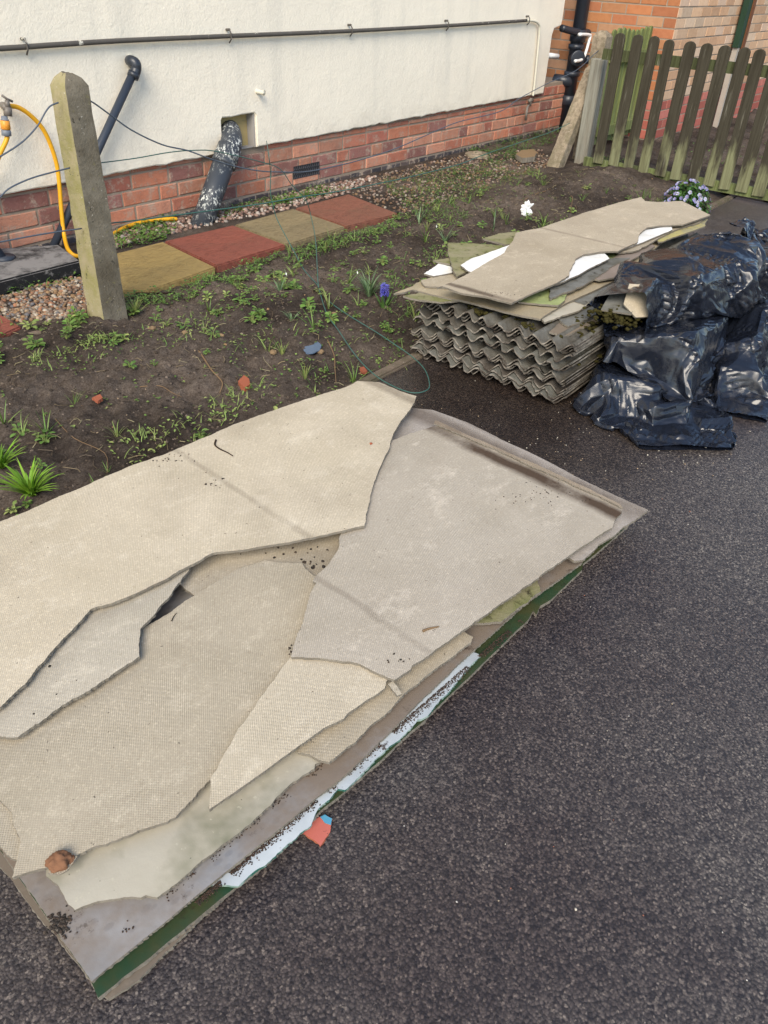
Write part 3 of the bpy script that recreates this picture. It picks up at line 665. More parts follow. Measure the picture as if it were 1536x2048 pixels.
# ------------------------------------------------------------------ tap and hose
YH = YR - 0.045
tp = wy(14, 205, YR - 0.06)
t = empty('garden_tap', tp, 'small metal garden tap on the cream wall at the left edge', 'tap')
mb = MB(); mb.tube([wy(5, 210, YR), wy(10, 212, YR - .06), wy(14, 220, YR - .07)], [0.013, 0.015, 0.015], 12); mb.tube([wy(15, 214, YR - .07), wy(16, 232, YR - .07)], 0.0165, 12); mb.build('tap_body', M['metal'], t, True, loc=tp)
mb = MB(); mb.tube([wy(15, 214, YR - .07), wy(14, 200, YR - .07)], [0.013, 0.008], 12); mb.tube([wy(4, 191, YR - .07), wy(14, 198, YR - .07), wy(25, 203, YR - .07)], 0.005, 8); mb.build('tap_handle', M['metal'], t, True, loc=tp)
ho = wy(90, 300, YH)
h = empty('garden_hose', ho, 'yellow garden hose looping from the tap down behind the concrete post', 'hose')
hp = [wy(10, 213, YR - .05), wy(34, 214, YH), wy(60, 230, YH), wy(85, 257, YH), wy(102, 292, YH), wy(114, 332, YH), wy(119, 372, YH), wy(123, 423, YH), wy(129, 474, YH - .02)]
hp += [g(139, 503, 0.05), g(160, 512, 0.03), g(195, 492, 0.03), g(220, 472, 0.03), g(257, 452, 0.03), g(300, 441, 0.035), g(335, 438, 0.035), g(354, 438, 0.03)]
mb = MB(); mb.tube(smooth_path(hp, 6), 0.0095, 12); mb.build('hose_pipe', M['yellowhose'], h, True, loc=ho)
mb = MB(); mb.tube(smooth_path([wy(15, 272, YR - .07), wy(11, 285, YR - .07), wy(2, 303, YR - .07), wy(-18, 345, YR - .07), wy(-50, 380, YR - .05)], 5), 0.0095, 12); mb.build('hose_pipe', M['yellowhose'], h, True, loc=ho)
mb = MB(); lathe(mb, wy(8.5, 232, YR - .07), wy(13, 272, YR - .07) - wy(8.5, 232, YR - .07), [(0, .012), (0.012, .0135), (0.013, 0.016), (0.016, 0.0165)], 16, (1, 1, 1)); mb.build('hose_adaptor', M['greyplastic'], h, True, loc=ho)
a_, b_ = wy(9.5, 240, YR - .07), wy(13.5, 273, YR - .07); L_ = np.linalg.norm(b_ - a_)
mb = MB(); lathe(mb, a_, b_ - a_, [(0, .013), (0.003, .0185), (L_ * .55, .0195), (L_ * .58, .015)], 16); mb.build('hose_connector', M['orangeplastic'], h, True, loc=ho)
mb = MB(); lathe(mb, a_ + (b_ - a_) * .58, b_ - a_, [(0, .014), (0.002, .0185), (L_ * .36, .0195), (L_ * .4, .012)], 16); mb.build('connector_nut', M['greyplastic'], h, True, loc=ho)

# ------------------------------------------------------------------ gully slab and paving
def slab_obj(name, corners, th, mat, label, cat, group=None, bev=0.006, sub=0, rough=0.0):
    cs = [np.array(c_, float) for c_ in corners]; o0 = sum(cs) / len(cs)
    bm = bmesh.new(); f = bm.faces.new([bm.verts.new(c_ - o0) for c_ in cs])
    if f.normal.z < 0: f.normal_flip()
    bm.normal_update()
    if f.normal.z < 0: bmesh.ops.reverse_faces(bm, faces=[f])
    ex = bmesh.ops.extrude_face_region(bm, geom=[f])
    for v in ex['geom']:
        if isinstance(v, bmesh.types.BMVert): v.co.z -= th
    bmesh.ops.recalc_face_normals(bm, faces=bm.faces[:])
    bmesh.ops.bevel(bm, geom=bm.edges[:], offset=bev, segments=2, affect='EDGES')
    if sub:
        bmesh.ops.subdivide_edges(bm, edges=[e for e in bm.edges if e.calc_length() > 0.03], cuts=sub, use_grid_fill=True)
    me = bpy.data.meshes.new(name); bm.to_mesh(me); bm.free(); me.materials.append(mat)
    o = bpy.data.objects.new(name, me); C.objects.link(o); o.location = o0
    if rough: roughen(o, rough, 9, sum(o0))
    return tag(o, label, cat, group)
PZ = 0.045
gp_ = 'paving slabs laid along the house'
slab_obj('paving_slab', [g(228, 582, PZ), g(300, 580, PZ), g(431, 534, PZ), g(326, 483, PZ), g(226, 508, PZ)], 0.045, M['slab_ochre'], 'ochre yellow paving slab next to the concrete post', 'paving slab', gp_)
slab_obj('paving_slab', [g(433, 531, PZ), g(571, 489, PZ), g(466, 450, PZ), g(328, 482, PZ)], 0.045, M['slab_red'], 'bright red paving slab between the ochre and the olive slab', 'paving slab', gp_)
slab_obj('paving_slab', [g(574, 489, PZ), g(690, 453, PZ), g(586, 417, PZ), g(469, 449, PZ)], 0.045, M['slab_olive'], 'olive brown paving slab between two red slabs', 'paving slab', gp_)
slab_obj('paving_slab', [g(693, 453, PZ), g(797, 427, PZ), g(697, 388, PZ), g(590, 416, PZ)], 0.045, M['slab_brown'], 'rusty red paving slab at the far end of the row', 'paving slab', gp_)
slab_obj('paving_slab', [g(-100, 700, .04), g(3, 670, .04), g(42, 652, .04), g(-25, 612, .04), g(-140, 640, .04)], 0.05, M['slab_red'], 'red paving slab corner at the left edge beside the gravel', 'paving slab', gp_)
GZ = 0.075
slab_obj('gully_slab', [g(-120, 592, GZ), g(161, 521, GZ), g(118, 489, GZ), g(-60, 500, GZ)], 0.06, M['gully'], 'black painted concrete gully slab against the house at left', 'gully', bev=0.007)
# concrete edging left of the post
slab_obj('edging_stone', [g(-60, 708, .03), g(178, 646, .03), g(172, 637, .03), g(-60, 690, .03)], 0.05, M['kerb'], 'low concrete edging strip running left from the near concrete post', 'edging', bev=0.008, sub=4, rough=0.006)

# ------------------------------------------------------------------ concrete posts
def post_mesh(w0, w1, hgt, depth=0.09):
    bm = bmesh.new(); n = 22
    rings = []
    for i in range(n + 1):
        t = i / n; hw = (w0 + (w1 - w0) * t) / 2; z = -0.1 + (hgt + 0.1) * t
        k = 6; ring = []
        for a, b in ((-1, -1), (1, -1), (1, 1), (-1, 1)):
            nxt = {(-1, -1): (1, -1), (1, -1): (1, 1), (1, 1): (-1, 1), (-1, 1): (-1, -1)}[(a, b)]
            for q in range(k):
                s_ = q / k; x = a + (nxt[0] - a) * s_; y = b + (nxt[1] - b) * s_
                m = max(abs(x), abs(y)); rr = (abs(x) ** 26 + abs(y) ** 26) ** (1 / 26)
                ring.append(bm.verts.new((x / rr * hw, y / rr * hw, z)))
        rings.append(ring)
    for i in range(n):
        for q in range(len(rings[0])):
            q2 = (q + 1) % len(rings[0]); bm.faces.new((rings[i][q], rings[i][q2], rings[i + 1][q2], rings[i + 1][q]))
    top = rings[-1]; prev = top
    for s_, dz in ((0.7, 0.022), (0.3, 0.036)):
        nr = [bm.verts.new((v.co.x * s_, v.co.y * s_, hgt + dz)) for v in top]
        for q in range(len(top)):
            q2 = (q + 1) % len(top); bm.faces.new((prev[q], prev[q2], nr[q2], nr[q]))
        prev = nr
    bm.faces.new(prev)
    return bm
def add_bm(name, bm, mat, parent=None, loc=(0, 0, 0)):
    bmesh.ops.recalc_face_normals(bm, faces=bm.faces[:])
    me = bpy.data.meshes.new(name); bm.to_mesh(me); bm.free(); me.materials.append(mat)
    me.polygons.foreach_set('use_smooth', np.ones(len(me.polygons), bool)); me.set_sharp_from_angle(angle=math.radians(32))
    o = bpy.data.objects.new(name, me); C.objects.link(o); o.location = loc
    if parent: o.parent = parent
    return o
P1 = g(212, 638, 0.02)
P1[0] += 0.01
po = add_bm('concrete_post', post_mesh(0.108, 0.088, 0.80), M['post'], None, P1)
roughen(po, 0.0035, 30, 1.0); roughen(po, 0.002, 90, 3.0)
tag(po, 'lichen stained square concrete post standing in the bed near the camera', 'post')
P2 = np.array([6.08, 2.81, 0.02])
pr = empty('concrete_post', P2, 'far concrete post with a slanting strut beside the picket fence', 'post')
pp = add_bm('post', post_mesh(0.112, 0.106, 0.80), M['post2'], pr); roughen(pp, 0.004, 30, 2.0); roughen(pp, 0.002, 90, 3.0)
st = post_mesh(0.10, 0.095, 0.80)
sb, stp = np.array([-0.43, 0.0, -0.02]), np.array([-0.055, 0.0, 0.60])
for v in st.verts:
    tt = max(-0.08, v.co.z / 0.80); base = sb + (stp - sb) * tt
    v.co = Vector((base[0] + v.co.x, base[1] + v.co.y, base[2]))
so = add_bm('strut', st, M['post2'], pr); roughen(so, 0.004, 30, 5.0)

# ------------------------------------------------------------------ wires
def wire(name, pts, mat, label, rad=0.0027, n=5):
    P = smooth_path(pts, 6); mb = MB(); mb.tube(P, rad, 6); o = mb.build(name, mat, None, True, loc=P[0]); return tag(o, label, 'wire')
def yl(x): return 2.665 + (x - 1.67) * (2.80 - 2.665) / (6.0 - 1.67)
def wp_(px, py):
    y = 2.7
    for _ in range(4): y = yl(wy(px, py, y)[0])
    return wy(px, py, y)
def z1(l, ox=0, oy=0, s=0.33854): return [(ox + a * s, oy + b * s) for a, b in l]
w1 = z1([(440, 588), (490, 590), (540, 600), (640, 670), (780, 770), (960, 855), (1110, 890), (1260, 945), (1400, 985), (1536, 1010)]) + [(560, 344), (616, 343), (690, 328), (760, 308), (806, 291), (874, 261), (920, 243)] + [(1000, 223), (1037, 198), (1099, 165), (1152, 141), (1190, 107), (1203, 96)]
wire('fence_wire', [wp_(*p) for p in w1], M['wiregrey'], 'topmost slack wire strung between the two concrete posts')
w3 = z1([(560, 1330), (640, 1320), (860, 1295), (1200, 1250), (1536, 1205)]) + [(607, 393), (670, 384), (772, 364), (840, 349), (920, 328), (966, 310), (1037, 286), (1099, 265), (1140, 246)]
wire('fence_wire', [wp_(*p) for p in w3], M['wire'], 'lowest wire strung straight from the near post to the slanting strut')
for l, lab in (([(345, 606), (300, 625), (270, 660), (220, 745), (130, 840), (0, 925), (-120, 985)], 'top wire from the near concrete post to the left edge'),
               ([(413, 992), (300, 1020), (180, 1055), (60, 1110), (0, 1165), (-60, 1230)], 'middle wire from the near concrete post to the left edge'),
               ([(482, 1350), (240, 1385), (0, 1430), (-120, 1450)], 'lowest wire from the near concrete post to the left edge')):
    wire('fence_wire', [wy(px, py, P1[1] - 0.02) for px, py in z1(l)], M['wiregrey'], lab)
# the fallen loop
s6 = 0.32552
up1 = z1([(550, 966), (570, 965), (800, 935), (1000, 900), (1150, 888), (1280, 895), (1536, 955)]) + [(560, 338), (583, 369), (606, 393), (616, 410), (623, 437)]
lp1 = [(400 + a * s6, 400 + b * s6) for a, b in [(710, 250), (725, 500), (735, 560), (780, 700), (850, 800), (960, 960), (1080, 1080), (1200, 1150), (1310, 1185), (1390, 1170), (1410, 1130), (1380, 1040), (1300, 960), (1200, 890), (1080, 810), (900, 700), (780, 610), (720, 520), (640, 430), (580, 320), (520, 210), (470, 110)]]
up2 = [(546, 411), (541, 385), (541, 345), (536, 300), (533, 282)]
P = [wp_(*p) for p in up1]
n1 = len(lp1)
for i, q in enumerate(lp1):
    z = {0: 0.16, 1: 0.10, 2: 0.07}.get(i, 0.045)
    if i > 17: z = [0.06, 0.10, 0.15, 0.20][i - 18]
    P.append(g(*q, z))
P += [wp_(*p) for p in up2[:4]] + [wy(*up2[4], YR - 0.02)]
wire('garden_wire', P, M['wire'], 'green garden wire falling in a long loop over the soil to the tarmac', 0.002)

# ------------------------------------------------------------------ picket fence, gate and timber
def picket_mesh(w=0.072, th=0.018, hgt=0.85, seed=0):
    r = np.random.default_rng(seed); w *= r.uniform(0.94, 1.06)
    prof = [(-w / 2, 0), (w / 2, 0.004 * r.normal()), (w / 2, hgt - w * 0.38), (w * 0.40, hgt - w * 0.16), (w * 0.22, hgt - 0.004), (0, hgt), (-w * 0.22, hgt - 0.004), (-w * 0.40, hgt - w * 0.16), (-w / 2, hgt - w * 0.38)]
    bm = bmesh.new(); f = bm.faces.new([bm.verts.new((-th / 2, x, z)) for x, z in prof])
    ex = bmesh.ops.extrude_face_region(bm, geom=[f])
    for v in ex['geom']:
        if isinstance(v, bmesh.types.BMVert): v.co.x += th
    bmesh.ops.recalc_face_normals(bm, faces=bm.faces[:]); bmesh.ops.bevel(bm, geom=bm.edges[:], offset=0.003, segments=1, affect='EDGES')
    me = bpy.data.meshes.new('picket'); bm.to_mesh(me); bm.free(); return me
FX = 5.70
fence = empty('picket_fence', (FX, 1.9, 0), 'mossy dark picket fence across the end of the bed and tarmac', 'fence')
tops = [(1243, 70), (1277, 73), (1310, 76), (1343, 79), (1381, 82), (1416, 86), (1453, 90), (1490, 94), (1525, 98), (1563, 102), (1601, 107), (1640, 112)]
for i, tpx in enumerate(tops):
    a = wx(*tpx, FX); me = picket_mesh(seed=i, hgt=0.80); me.materials.append(M['picket'])
    o = bpy.data.objects.new('picket', me); C.objects.link(o); o.parent = fence
    zb_ = a[2] - 0.80 if i > 2 else a[2] - 0.80 + 0.012
    o.location = (random.uniform(-.002, .002), a[1] - 1.9, zb_); o.rotation_euler = (random.uniform(-.012, .012), 0, random.uniform(-.05, .05))
yt0, yt1 = wx(1215, 75, FX)[1], wx(1640, 100, FX)[1]
for zc, hh in ((wx(1395, 128, FX + .03)[2], 0.032), (wx(1440, 372, FX + .03)[2] - 0.0, 0.032)):
    mb = MB(); mb.box((FX + 0.010, yt1, zc - hh), (FX + 0.042, yt0 + 0.02, zc + hh)); o = mb.build('rail', M['rail'], fence, loc=(FX, 1.9, 0))
# the old gate beyond, folded back along the path to the house
GY, GX0, GX1 = 2.93, 6.5, 7.25
gate = empty('garden_gate', (GX0, GY, 0), 'bright algae green picket gate standing open behind the dark picket fence', 'gate')
for i in range(9):
    x = GX0 + 0.03 + i * (GX1 - GX0 - 0.06) / 8; me = picket_mesh(seed=40 + i, w=0.055, hgt=0.80); me.materials.append(M['gatewood'])
    o = bpy.data.objects.new('picket', me); C.objects.link(o); o.parent = gate; o.location = (x - GX0, 0, 0.045 + 0.01 * math.sin(i)); o.rotation_euler = (0, 0, math.pi / 2)
for zc in (0.14, 0.66):
    mb = MB(); mb.box((GX0, GY - 0.045, zc - 0.035), (GX1, GY - 0.012, zc + 0.035)); mb.build('rail', M['gatewood'], gate, loc=(GX0, GY, 0))
# grey timber post in front of the concrete one
q0 = g(1165, 322, 0.03)
mb = MB(); tw = 0.085
qx = 5.86; qa = wx(1163, 318, qx)
mb.box((qx - 0.03, qa[1] - 0.05, -0.05), (qx + 0.04, qa[1] + 0.045, 0.70)); o = mb.build('timber_post', M['greywood'], None, loc=(qx, qa[1], 0))
bm = bmesh.new(); bm.from_mesh(o.data); bmesh.ops.bevel(bm, geom=bm.edges[:], offset=0.005, segments=1, affect='EDGES'); bm.to_mesh(o.data); bm.free()
tag(o, 'pale grey timber post between the far concrete post and the first picket', 'post')
# painted timber upright against the buff wall
ub = wy(1437, 243, NY - 0.06); ux_ = ub[0]
up = empty('timber_upright', (ux_, NY - .05, 0), 'green and brown painted timber upright against the buff brick wall', 'post'); ul = np.array([ux_, NY - .05, 0.0])
zj = wy(1478, 90, NY - 0.06)[2]
mb = MB(); mb.box((ux_ - 0.05, NY - 0.075, zj - 0.02), (ux_ + 0.05, NY - 0.02, 3.5)); mb.build('green_board', M['greenboard'], up, loc=ul)
mb = MB(); mb.box((ux_ + 0.052, NY - 0.085, zj - 0.07), (ux_ + 0.125, NY - 0.02, 3.5)); mb.build('brown_board', M['brownboard'], up, loc=ul)
mb = MB(); mb.box((ux_ + 0.127, NY - 0.065, -0.05), (ux_ + 0.18, NY - 0.012, 3.5)); mb.build('pale_board', M['palepost'], up, loc=ul)
mb = MB(); mb.box((ux_ - 0.03, NY - 0.07, -0.05), (ux_ + 0.03, NY - 0.022, zj - 0.022)); mb.build('base_board', M['palepost'], up, loc=ul)

# ------------------------------------------------------------------ flat cement sheets
def frac_edge(a, b, seg, amp, r):
    L = np.linalg.norm(b - a); n = max(1, int(L / seg))
    k = 1
    while k < n: k *= 2
    d = np.zeros(k + 1); step = k; am = amp * min(1.0, L / 0.12)
    while step > 1:
        hs = step // 2
        for i in range(hs, k, step): d[i] = (d[i - hs] + d[i + hs]) / 2 + r.normal() * am
        am *= 0.62; step = hs
    t = np.linspace(0, 1, k + 1)[:-1]; nv = np.array([-(b - a)[1], (b - a)[0]]) / (L + 1e-9)
    return [a + (b - a) * ti + nv * di for ti, di in zip(t, d)]
def sheet(label, px, z, mat, name='cement_sheet', cat='sheet', group=None, th=0.0065, jag=0.0036, axis=None, clean=(), edge='edge', grad=(0, 0), ref=None, seed=0, seg=0.005, bend=0.0):
    """outline px traced at its own height z (+ a tilt), lifted onto that plane, given ragged edges and real thickness"""
    r = np.random.default_rng(seed + int(abs(px[0][0]) * 7 + abs(px[0][1])))
    base = g(*px[0], z) if ref is None else np.array(ref)
    W = []
    for p in px:
        q = g(p[0], p[1], z)
        for _ in range(6): q = g(p[0], p[1], z + grad[0] * (q[0] - base[0]) + grad[1] * (q[1] - base[1]))
        W.append(q)
    W = np.array(W); c0 = W.mean(0)
    ax = (W[1] - W[0]) if axis is None else np.array([axis[0], axis[1], 0.0])
    ang = math.atan2(ax[1], ax[0]); ca, sa = math.cos(-ang), math.sin(-ang)
    L2 = np.array([[(q[0] - c0[0]) * ca - (q[1] - c0[1]) * sa, (q[0] - c0[0]) * sa + (q[1] - c0[1]) * ca] for q in W])
    out = []
    for i in range(len(L2)):
        out += frac_edge(L2[i], L2[(i + 1) % len(L2)], seg, jag * (0.25 if i in clean else 1.0), r)
    out = np.array(out)
    def hz(p):
        wx_ = p[0] * math.cos(ang) - p[1] * math.sin(ang) + c0[0] - base[0]; wy_ = p[0] * math.sin(ang) + p[1] * math.cos(ang) + c0[1] - base[1]
        return z + grad[0] * wx_ + grad[1] * wy_ - c0[2] 
    bm = bmesh.new()
    top = [bm.verts.new((p[0], p[1], hz(p))) for p in out]; f = bm.faces.new(top); bm.normal_update()
    if f.normal.z < 0: bmesh.ops.reverse_faces(bm, faces=[f]); top = top[::-1]
    lowr = np.random.default_rng(5).uniform(-.0012, .0012, len(out))
    bot = [bm.verts.new((v.co.x * (1 - 0.0006) + lowr[i], v.co.y * (1 - 0.0006) - lowr[i], v.co.z - th)) for i, v in enumerate(top)]
    fb = bm.faces.new(bot[::-1]); nn_ = len(top)
    for i in range(nn_):
        q = bm.faces.new((top[i], bot[i], bot[(i + 1) % nn_], top[(i + 1) % nn_])); q.material_index = 1
    bmesh.ops.triangulate(bm, faces=[f, fb])
    me = bpy.data.meshes.new(name); bm.to_mesh(me); bm.free(); me.materials.append(mat); me.materials.append(M[edge])
    o = bpy.data.objects.new(name, me); C.objects.link(o); o.location = c0; o.rotation_euler = (0, 0, ang)
    return tag(o, label, cat, group)
CORN_M = M['weave_b']; RIGHT_M = M['weave']
GA = 'flat sheets stacked on the tarmac in front'
AX = (1.598, -0.124)
def A(*l): return [(x, y) for x, y in l]
ZS = 1.45
def fs(label, px, z, mat, **k): return sheet(label, px, z * ZS, mat, group=GA, axis=AX, **k)
fs('dark brown sheet peeping out at the very bottom corner of the near pile', A((216, 1998), (275, 1962), (330, 1905), (700, 1560), (900, 1150), (300, 1200), (-200, 1500)), 0.008, M['darkweave'])
fs('dark green painted sheet sticking out along the tarmac side of the near pile', A((196, 1996), (300, 1915), (474, 1772), (560, 1703), (640, 1622), (688, 1584), (760, 1522), (853, 1436), (985, 1308), (1056, 1240), (1066, 1222), (1073, 1229), (1080, 1212), (1102, 1199), (1164, 1140), (1166, 1128), (1200, 1100), (1256, 1052), (1180, 985), (830, 830), (700, 800), (0, 1080), (-260, 1330), (182, 1962)), 0.017, M['green'], jag=0.001, th=0.009)
fs('white painted strip of sheet with torn teal edge lying on the green sheet', A((421, 1770), (477, 1772), (560, 1703), (622, 1651), (636, 1618), (676, 1578), (690, 1580), (740, 1532), (835, 1440), (853, 1433), (961, 1311), (955, 1307), (900, 1300), (560, 1550), (500, 1640)), 0.026, M['white'], edge='tealedge', jag=0.003, th=0.005)
fs('large bluish grey sheet with brown stained margins under the beige sheets', A((183, 1963), (424, 1766), (566, 1652), (706, 1536), (826, 1416), (952, 1296), (1062, 1198), (1166, 1124), (1150, 1090), (900, 960), (720, 830), (0, 1090), (-236, 1310), (0, 1697), (90, 1826)), 0.034, M['grey'], jag=0.0008)
fs('olive stained smooth sheet with a ragged front edge near the camera', A((92, 1752), (150, 1820), (196, 1802), (228, 1798), (282, 1795), (292, 1790), (314, 1795), (337, 1779), (387, 1736), (456, 1681), (629, 1537), (630, 1528), (640, 1524), (690, 1450), (640, 1380), (450, 1370), (250, 1420), (100, 1500), (60, 1600)), 0.046, M['smooth'])
fs('narrow woven strip of sheet between the triangular sheet and the bluish one', A((596, 1505), (620, 1509), (640, 1520), (659, 1524), (780, 1420), (942, 1285), (946, 1274), (926, 1262), (860, 1260), (700, 1350), (600, 1440)), 0.053, M['weave_b'])
fs('small mossy fragment with a curled tip poking out at the tarmac side', A((948, 1246), (1003, 1243), (1030, 1222), (1062, 1196), (1082, 1182), (1070, 1150), (980, 1180)), 0.050, M['olive'], jag=0.004)
CORN = A((1136, 1114), (1149, 1122), (1168, 1119), (1198, 1088), (1260, 1046), (1297, 1020), (1180, 967), (1060, 905), (946, 850), (866, 820), (822, 816), (700, 900), (760, 1000))
CORN_M = sheet_mat('stained_corner_board', (0.45, 0.42, 0.40), stain=0.5, lines=[(0, local(CORN, 0.055 * ZS, AX, (1180, 985))[0], 0.060, 0.65), (0, local(CORN, 0.055 * ZS, AX, (1000, 868))[0], 0.03, 0.7)])
fs('grey sheet whose bare corner points right across the tarmac', CORN, 0.055, CORN_M, jag=0.0018)
fs('beige woven sheet glimpsed in the gap in the middle of the near pile', A((358, 1168), (389, 1191), (430, 1180), (700, 1180), (760, 1080), (700, 1000), (500, 1010), (400, 1080)), 0.056, M['weave'])
fs('middle woven sheet whose pointed corner reaches towards the camera', A((24, 1755), (92, 1735), (150, 1713), (191, 1692), (270, 1665), (351, 1635), (366, 1617), (419, 1561), (480, 1500), (700, 1420), (720, 1250), (640, 1160), (604, 1126), (530, 1121), (455, 1150), (389, 1191), (345, 1222), (292, 1252), (180, 1330), (-160, 1420), (-160, 1480), (0, 1600), (24, 1626), (40, 1680)), 0.064, M['weave_b'])
fs('triangular woven sheet with a faint green smudge and a sharp lower tip', A((418, 1619), (657, 1451), (688, 1437), (696, 1426), (769, 1377), (772, 1364), (778, 1356), (718, 1329), (667, 1322), (580, 1316), (528, 1387), (477, 1456), (421, 1556)), 0.072, M['weave'], jag=0.0018)
RIGHT = A((784, 881), (818, 868), (866, 853), (880, 851), (960, 886), (1060, 930), (1150, 972), (1245, 1016), (1244, 1025), (1230, 1040), (1225, 1055), (1135, 1114), (1081, 1150), (1078, 1155), (948, 1244), (824, 1331), (822, 1338), (789, 1359), (773, 1354), (718, 1327), (667, 1320), (582, 1314), (588, 1290), (624, 1180), (633, 1166), (625, 1162), (633, 1150), (656, 1130), (677, 1098), (682, 1066), (640, 1020), (700, 900))
RIGHT_M = sheet_mat('woven_cement_board_stained', (0.54, 0.49, 0.42), stain=0.3, lines=[(0, local(RIGHT, 0.079 * ZS, AX, (1120, 975))[0], 0.034, 1.0), (0, local(RIGHT, 0.079 * ZS, AX, (760, 1240))[0], 0.012, 0.26)])
fs('large right hand woven sheet with a dark stained far margin', RIGHT, 0.079, RIGHT_M, jag=0.0024)
LIP_M = sheet_mat('stained_lip_board', (0.36, 0.30, 0.235), stain=0.9, tint=(0.09, 0.06, 0.042))
fs('long thin raised lip along the far margin of the right hand sheet', A((871, 840), (960, 880), (1060, 923), (1150, 965), (1240, 1008), (1246, 1016), (1150, 972), (1060, 931), (960, 886), (868, 847)), 0.083, LIP_M, jag=0.002, th=0.003)
fs('wedge of woven sheet tucked under the biggest sheet on the left', A((381, 1132), (333, 1199), (312, 1225), (292, 1246), (281, 1257), (279, 1312), (240, 1338), (140, 1402), (62, 1455), (36, 1474), (0, 1472), (-200, 1480), (-250, 1300), (100, 1100)), 0.077, M['weave'])
BIG = A((729, 1051), (740, 996), (784, 876), (800, 845), (829, 804), (833, 792), (800, 782), (758, 764), (714, 762), (690, 775), (661, 783), (609, 799), (520, 830), (469, 848), (405, 876), (323, 911), (260, 932), (130, 988), (0, 1043), (-330, 1190), (-420, 1330), (-140, 1500), (0, 1414), (90, 1320), (182, 1218), (271, 1187), (312, 1167), (375, 1133), (427, 1105), (521, 1093), (573, 1085), (672, 1064))
BIG_M = sheet_mat('woven_big_board', BEI, stain=0.4, lines=[(0, local(BIG, 0.088 * ZS, AX, (520, 1010))[0], 0.012, 0.26), (0, local(BIG, 0.088 * ZS, AX, (790, 785))[0], 0.03, 0.5)])
fs('biggest beige woven sheet lying on top of the near pile', BIG, 0.088, BIG_M, jag=0.0024)
fs('thin curved sheet end at the left edge under the middle woven sheet', A((22, 1716), (44, 1722), (60, 1690), (48, 1630), (0, 1580), (-60, 1540), (-90, 1620), (-20, 1672)), 0.059, M['weave_b'])
fs('pale sliver of broken sheet beside the crack in the near pile', A((776, 1368), (786, 1362), (797, 1376), (803, 1388), (795, 1391)), 0.068, M['weave'], jag=0.001, th=0.004)

# ------------------------------------------------------------------ corrugated sheets and flat sheets of the far pile
def corr_mesh(width, length, pitch=0.066, amp=0.0125, th=0.0055, seed=0, phase=0.0, xs_=40):
    r = np.random.default_rng(seed); ny = int(width / pitch * 14); nx = xs_
    yy = np.linspace(0, width, ny + 1); endj = (vnoise(yy * 30, yy * 0 + seed, 31) - 0.5) * 0.030 + (vnoise(yy * 120, yy * 0 + seed, 32) - 0.5) * 0.012
    V = []; Fc = []; mi = []
    for s_ in (1, 0):
        for i in range(nx + 1):
            x = length * (i / nx) ** 1.6
            for j in range(ny + 1):
                ph = 2 * math.pi * yy[j] / pitch + phase
                z = amp * math.cos(ph) + (th / 2 if s_ else -th / 2)
                V.append((x + (endj[j] * (1 - i / nx) if i < 2 else 0), yy[j], z))
    off = (nx + 1) * (ny + 1)
    for i in range(nx):
        for j in range(ny):
            a = i * (ny + 1) + j; b = a + 1; c_ = a + ny + 2; d = a + ny + 1
            Fc.append((a, d, c_, b)); mi.append(0); Fc.append((a + off, b + off, c_ + off, d + off)); mi.append(0)
    for j in range(ny):
        a = j; Fc.append((a, a + 1, a + 1 + off, a + off)); mi.append(1)
        a = nx * (ny + 1) + j; Fc.append((a + 1, a, a + off, a + 1 + off)); mi.append(1)
    for i in range(nx):
        a = i * (ny + 1); b = a + ny + 1; Fc.append((b, a, a + off, b + off)); mi.append(1)
        a += ny; b += ny; Fc.append((a, b, b + off, a + off)); mi.append(1)
    me = bpy.data.meshes.new('corrugated_sheet'); me.from_pydata(V, [], Fc); me.materials.append(M['corr']); me.materials.append(M['correnda'])
    me.polygons.foreach_set('material_index', np.array(mi, np.int32)); me.polygons.foreach_set('use_smooth', np.array([m == 0 for m in mi]))
    return me
NC = 13; SX, SY0 = 2.24, 0.945
GC = 'corrugated sheets stacked on the tarmac'
ordn = ['lowest', 'second lowest', 'third lowest', 'fourth lowest', 'fifth lowest', 'sixth lowest', 'middle', 'sixth from the top', 'fifth from the top', 'fourth from the top', 'third from the top', 'second from the top', 'topmost']
zc_ = 0.022
rr = np.random.default_rng(21)
CZ = []
for i in range(NC):
    me = corr_mesh(0.625, 1.62, seed=i, phase=rr.uniform(-0.16, 0.16) + (1.3 if i in (4, 5, 6) else 0) + (-0.8 if i in (9, 10, 11, 12) else 0))
    o = bpy.data.objects.new('corrugated_sheet', me); C.objects.link(o)
    o.location = (SX + rr.uniform(-0.035, 0.035), SY0 + rr.uniform(-0.004, 0.004), zc_); o.rotation_euler = (rr.uniform(-.008, .008), rr.uniform(-.003, .003), rr.uniform(-0.012, 0.012))
    CZ.append(zc_)
    tag(o, f'{ordn[i]} corrugated cement sheet in the wavy edged stack', 'roof sheet', GC)
    zc_ += 0.0122 if i not in (3, 6, 8) else 0.0265
ZT = zc_ + 0.018
GB = 'flat sheets lying on the corrugated stack'
AX2 = (1.0, 0.02)
def ft(label, px, z, mat, **k): return sheet(label, px, z, mat, group=GB, axis=AX2, seed=3, **k)
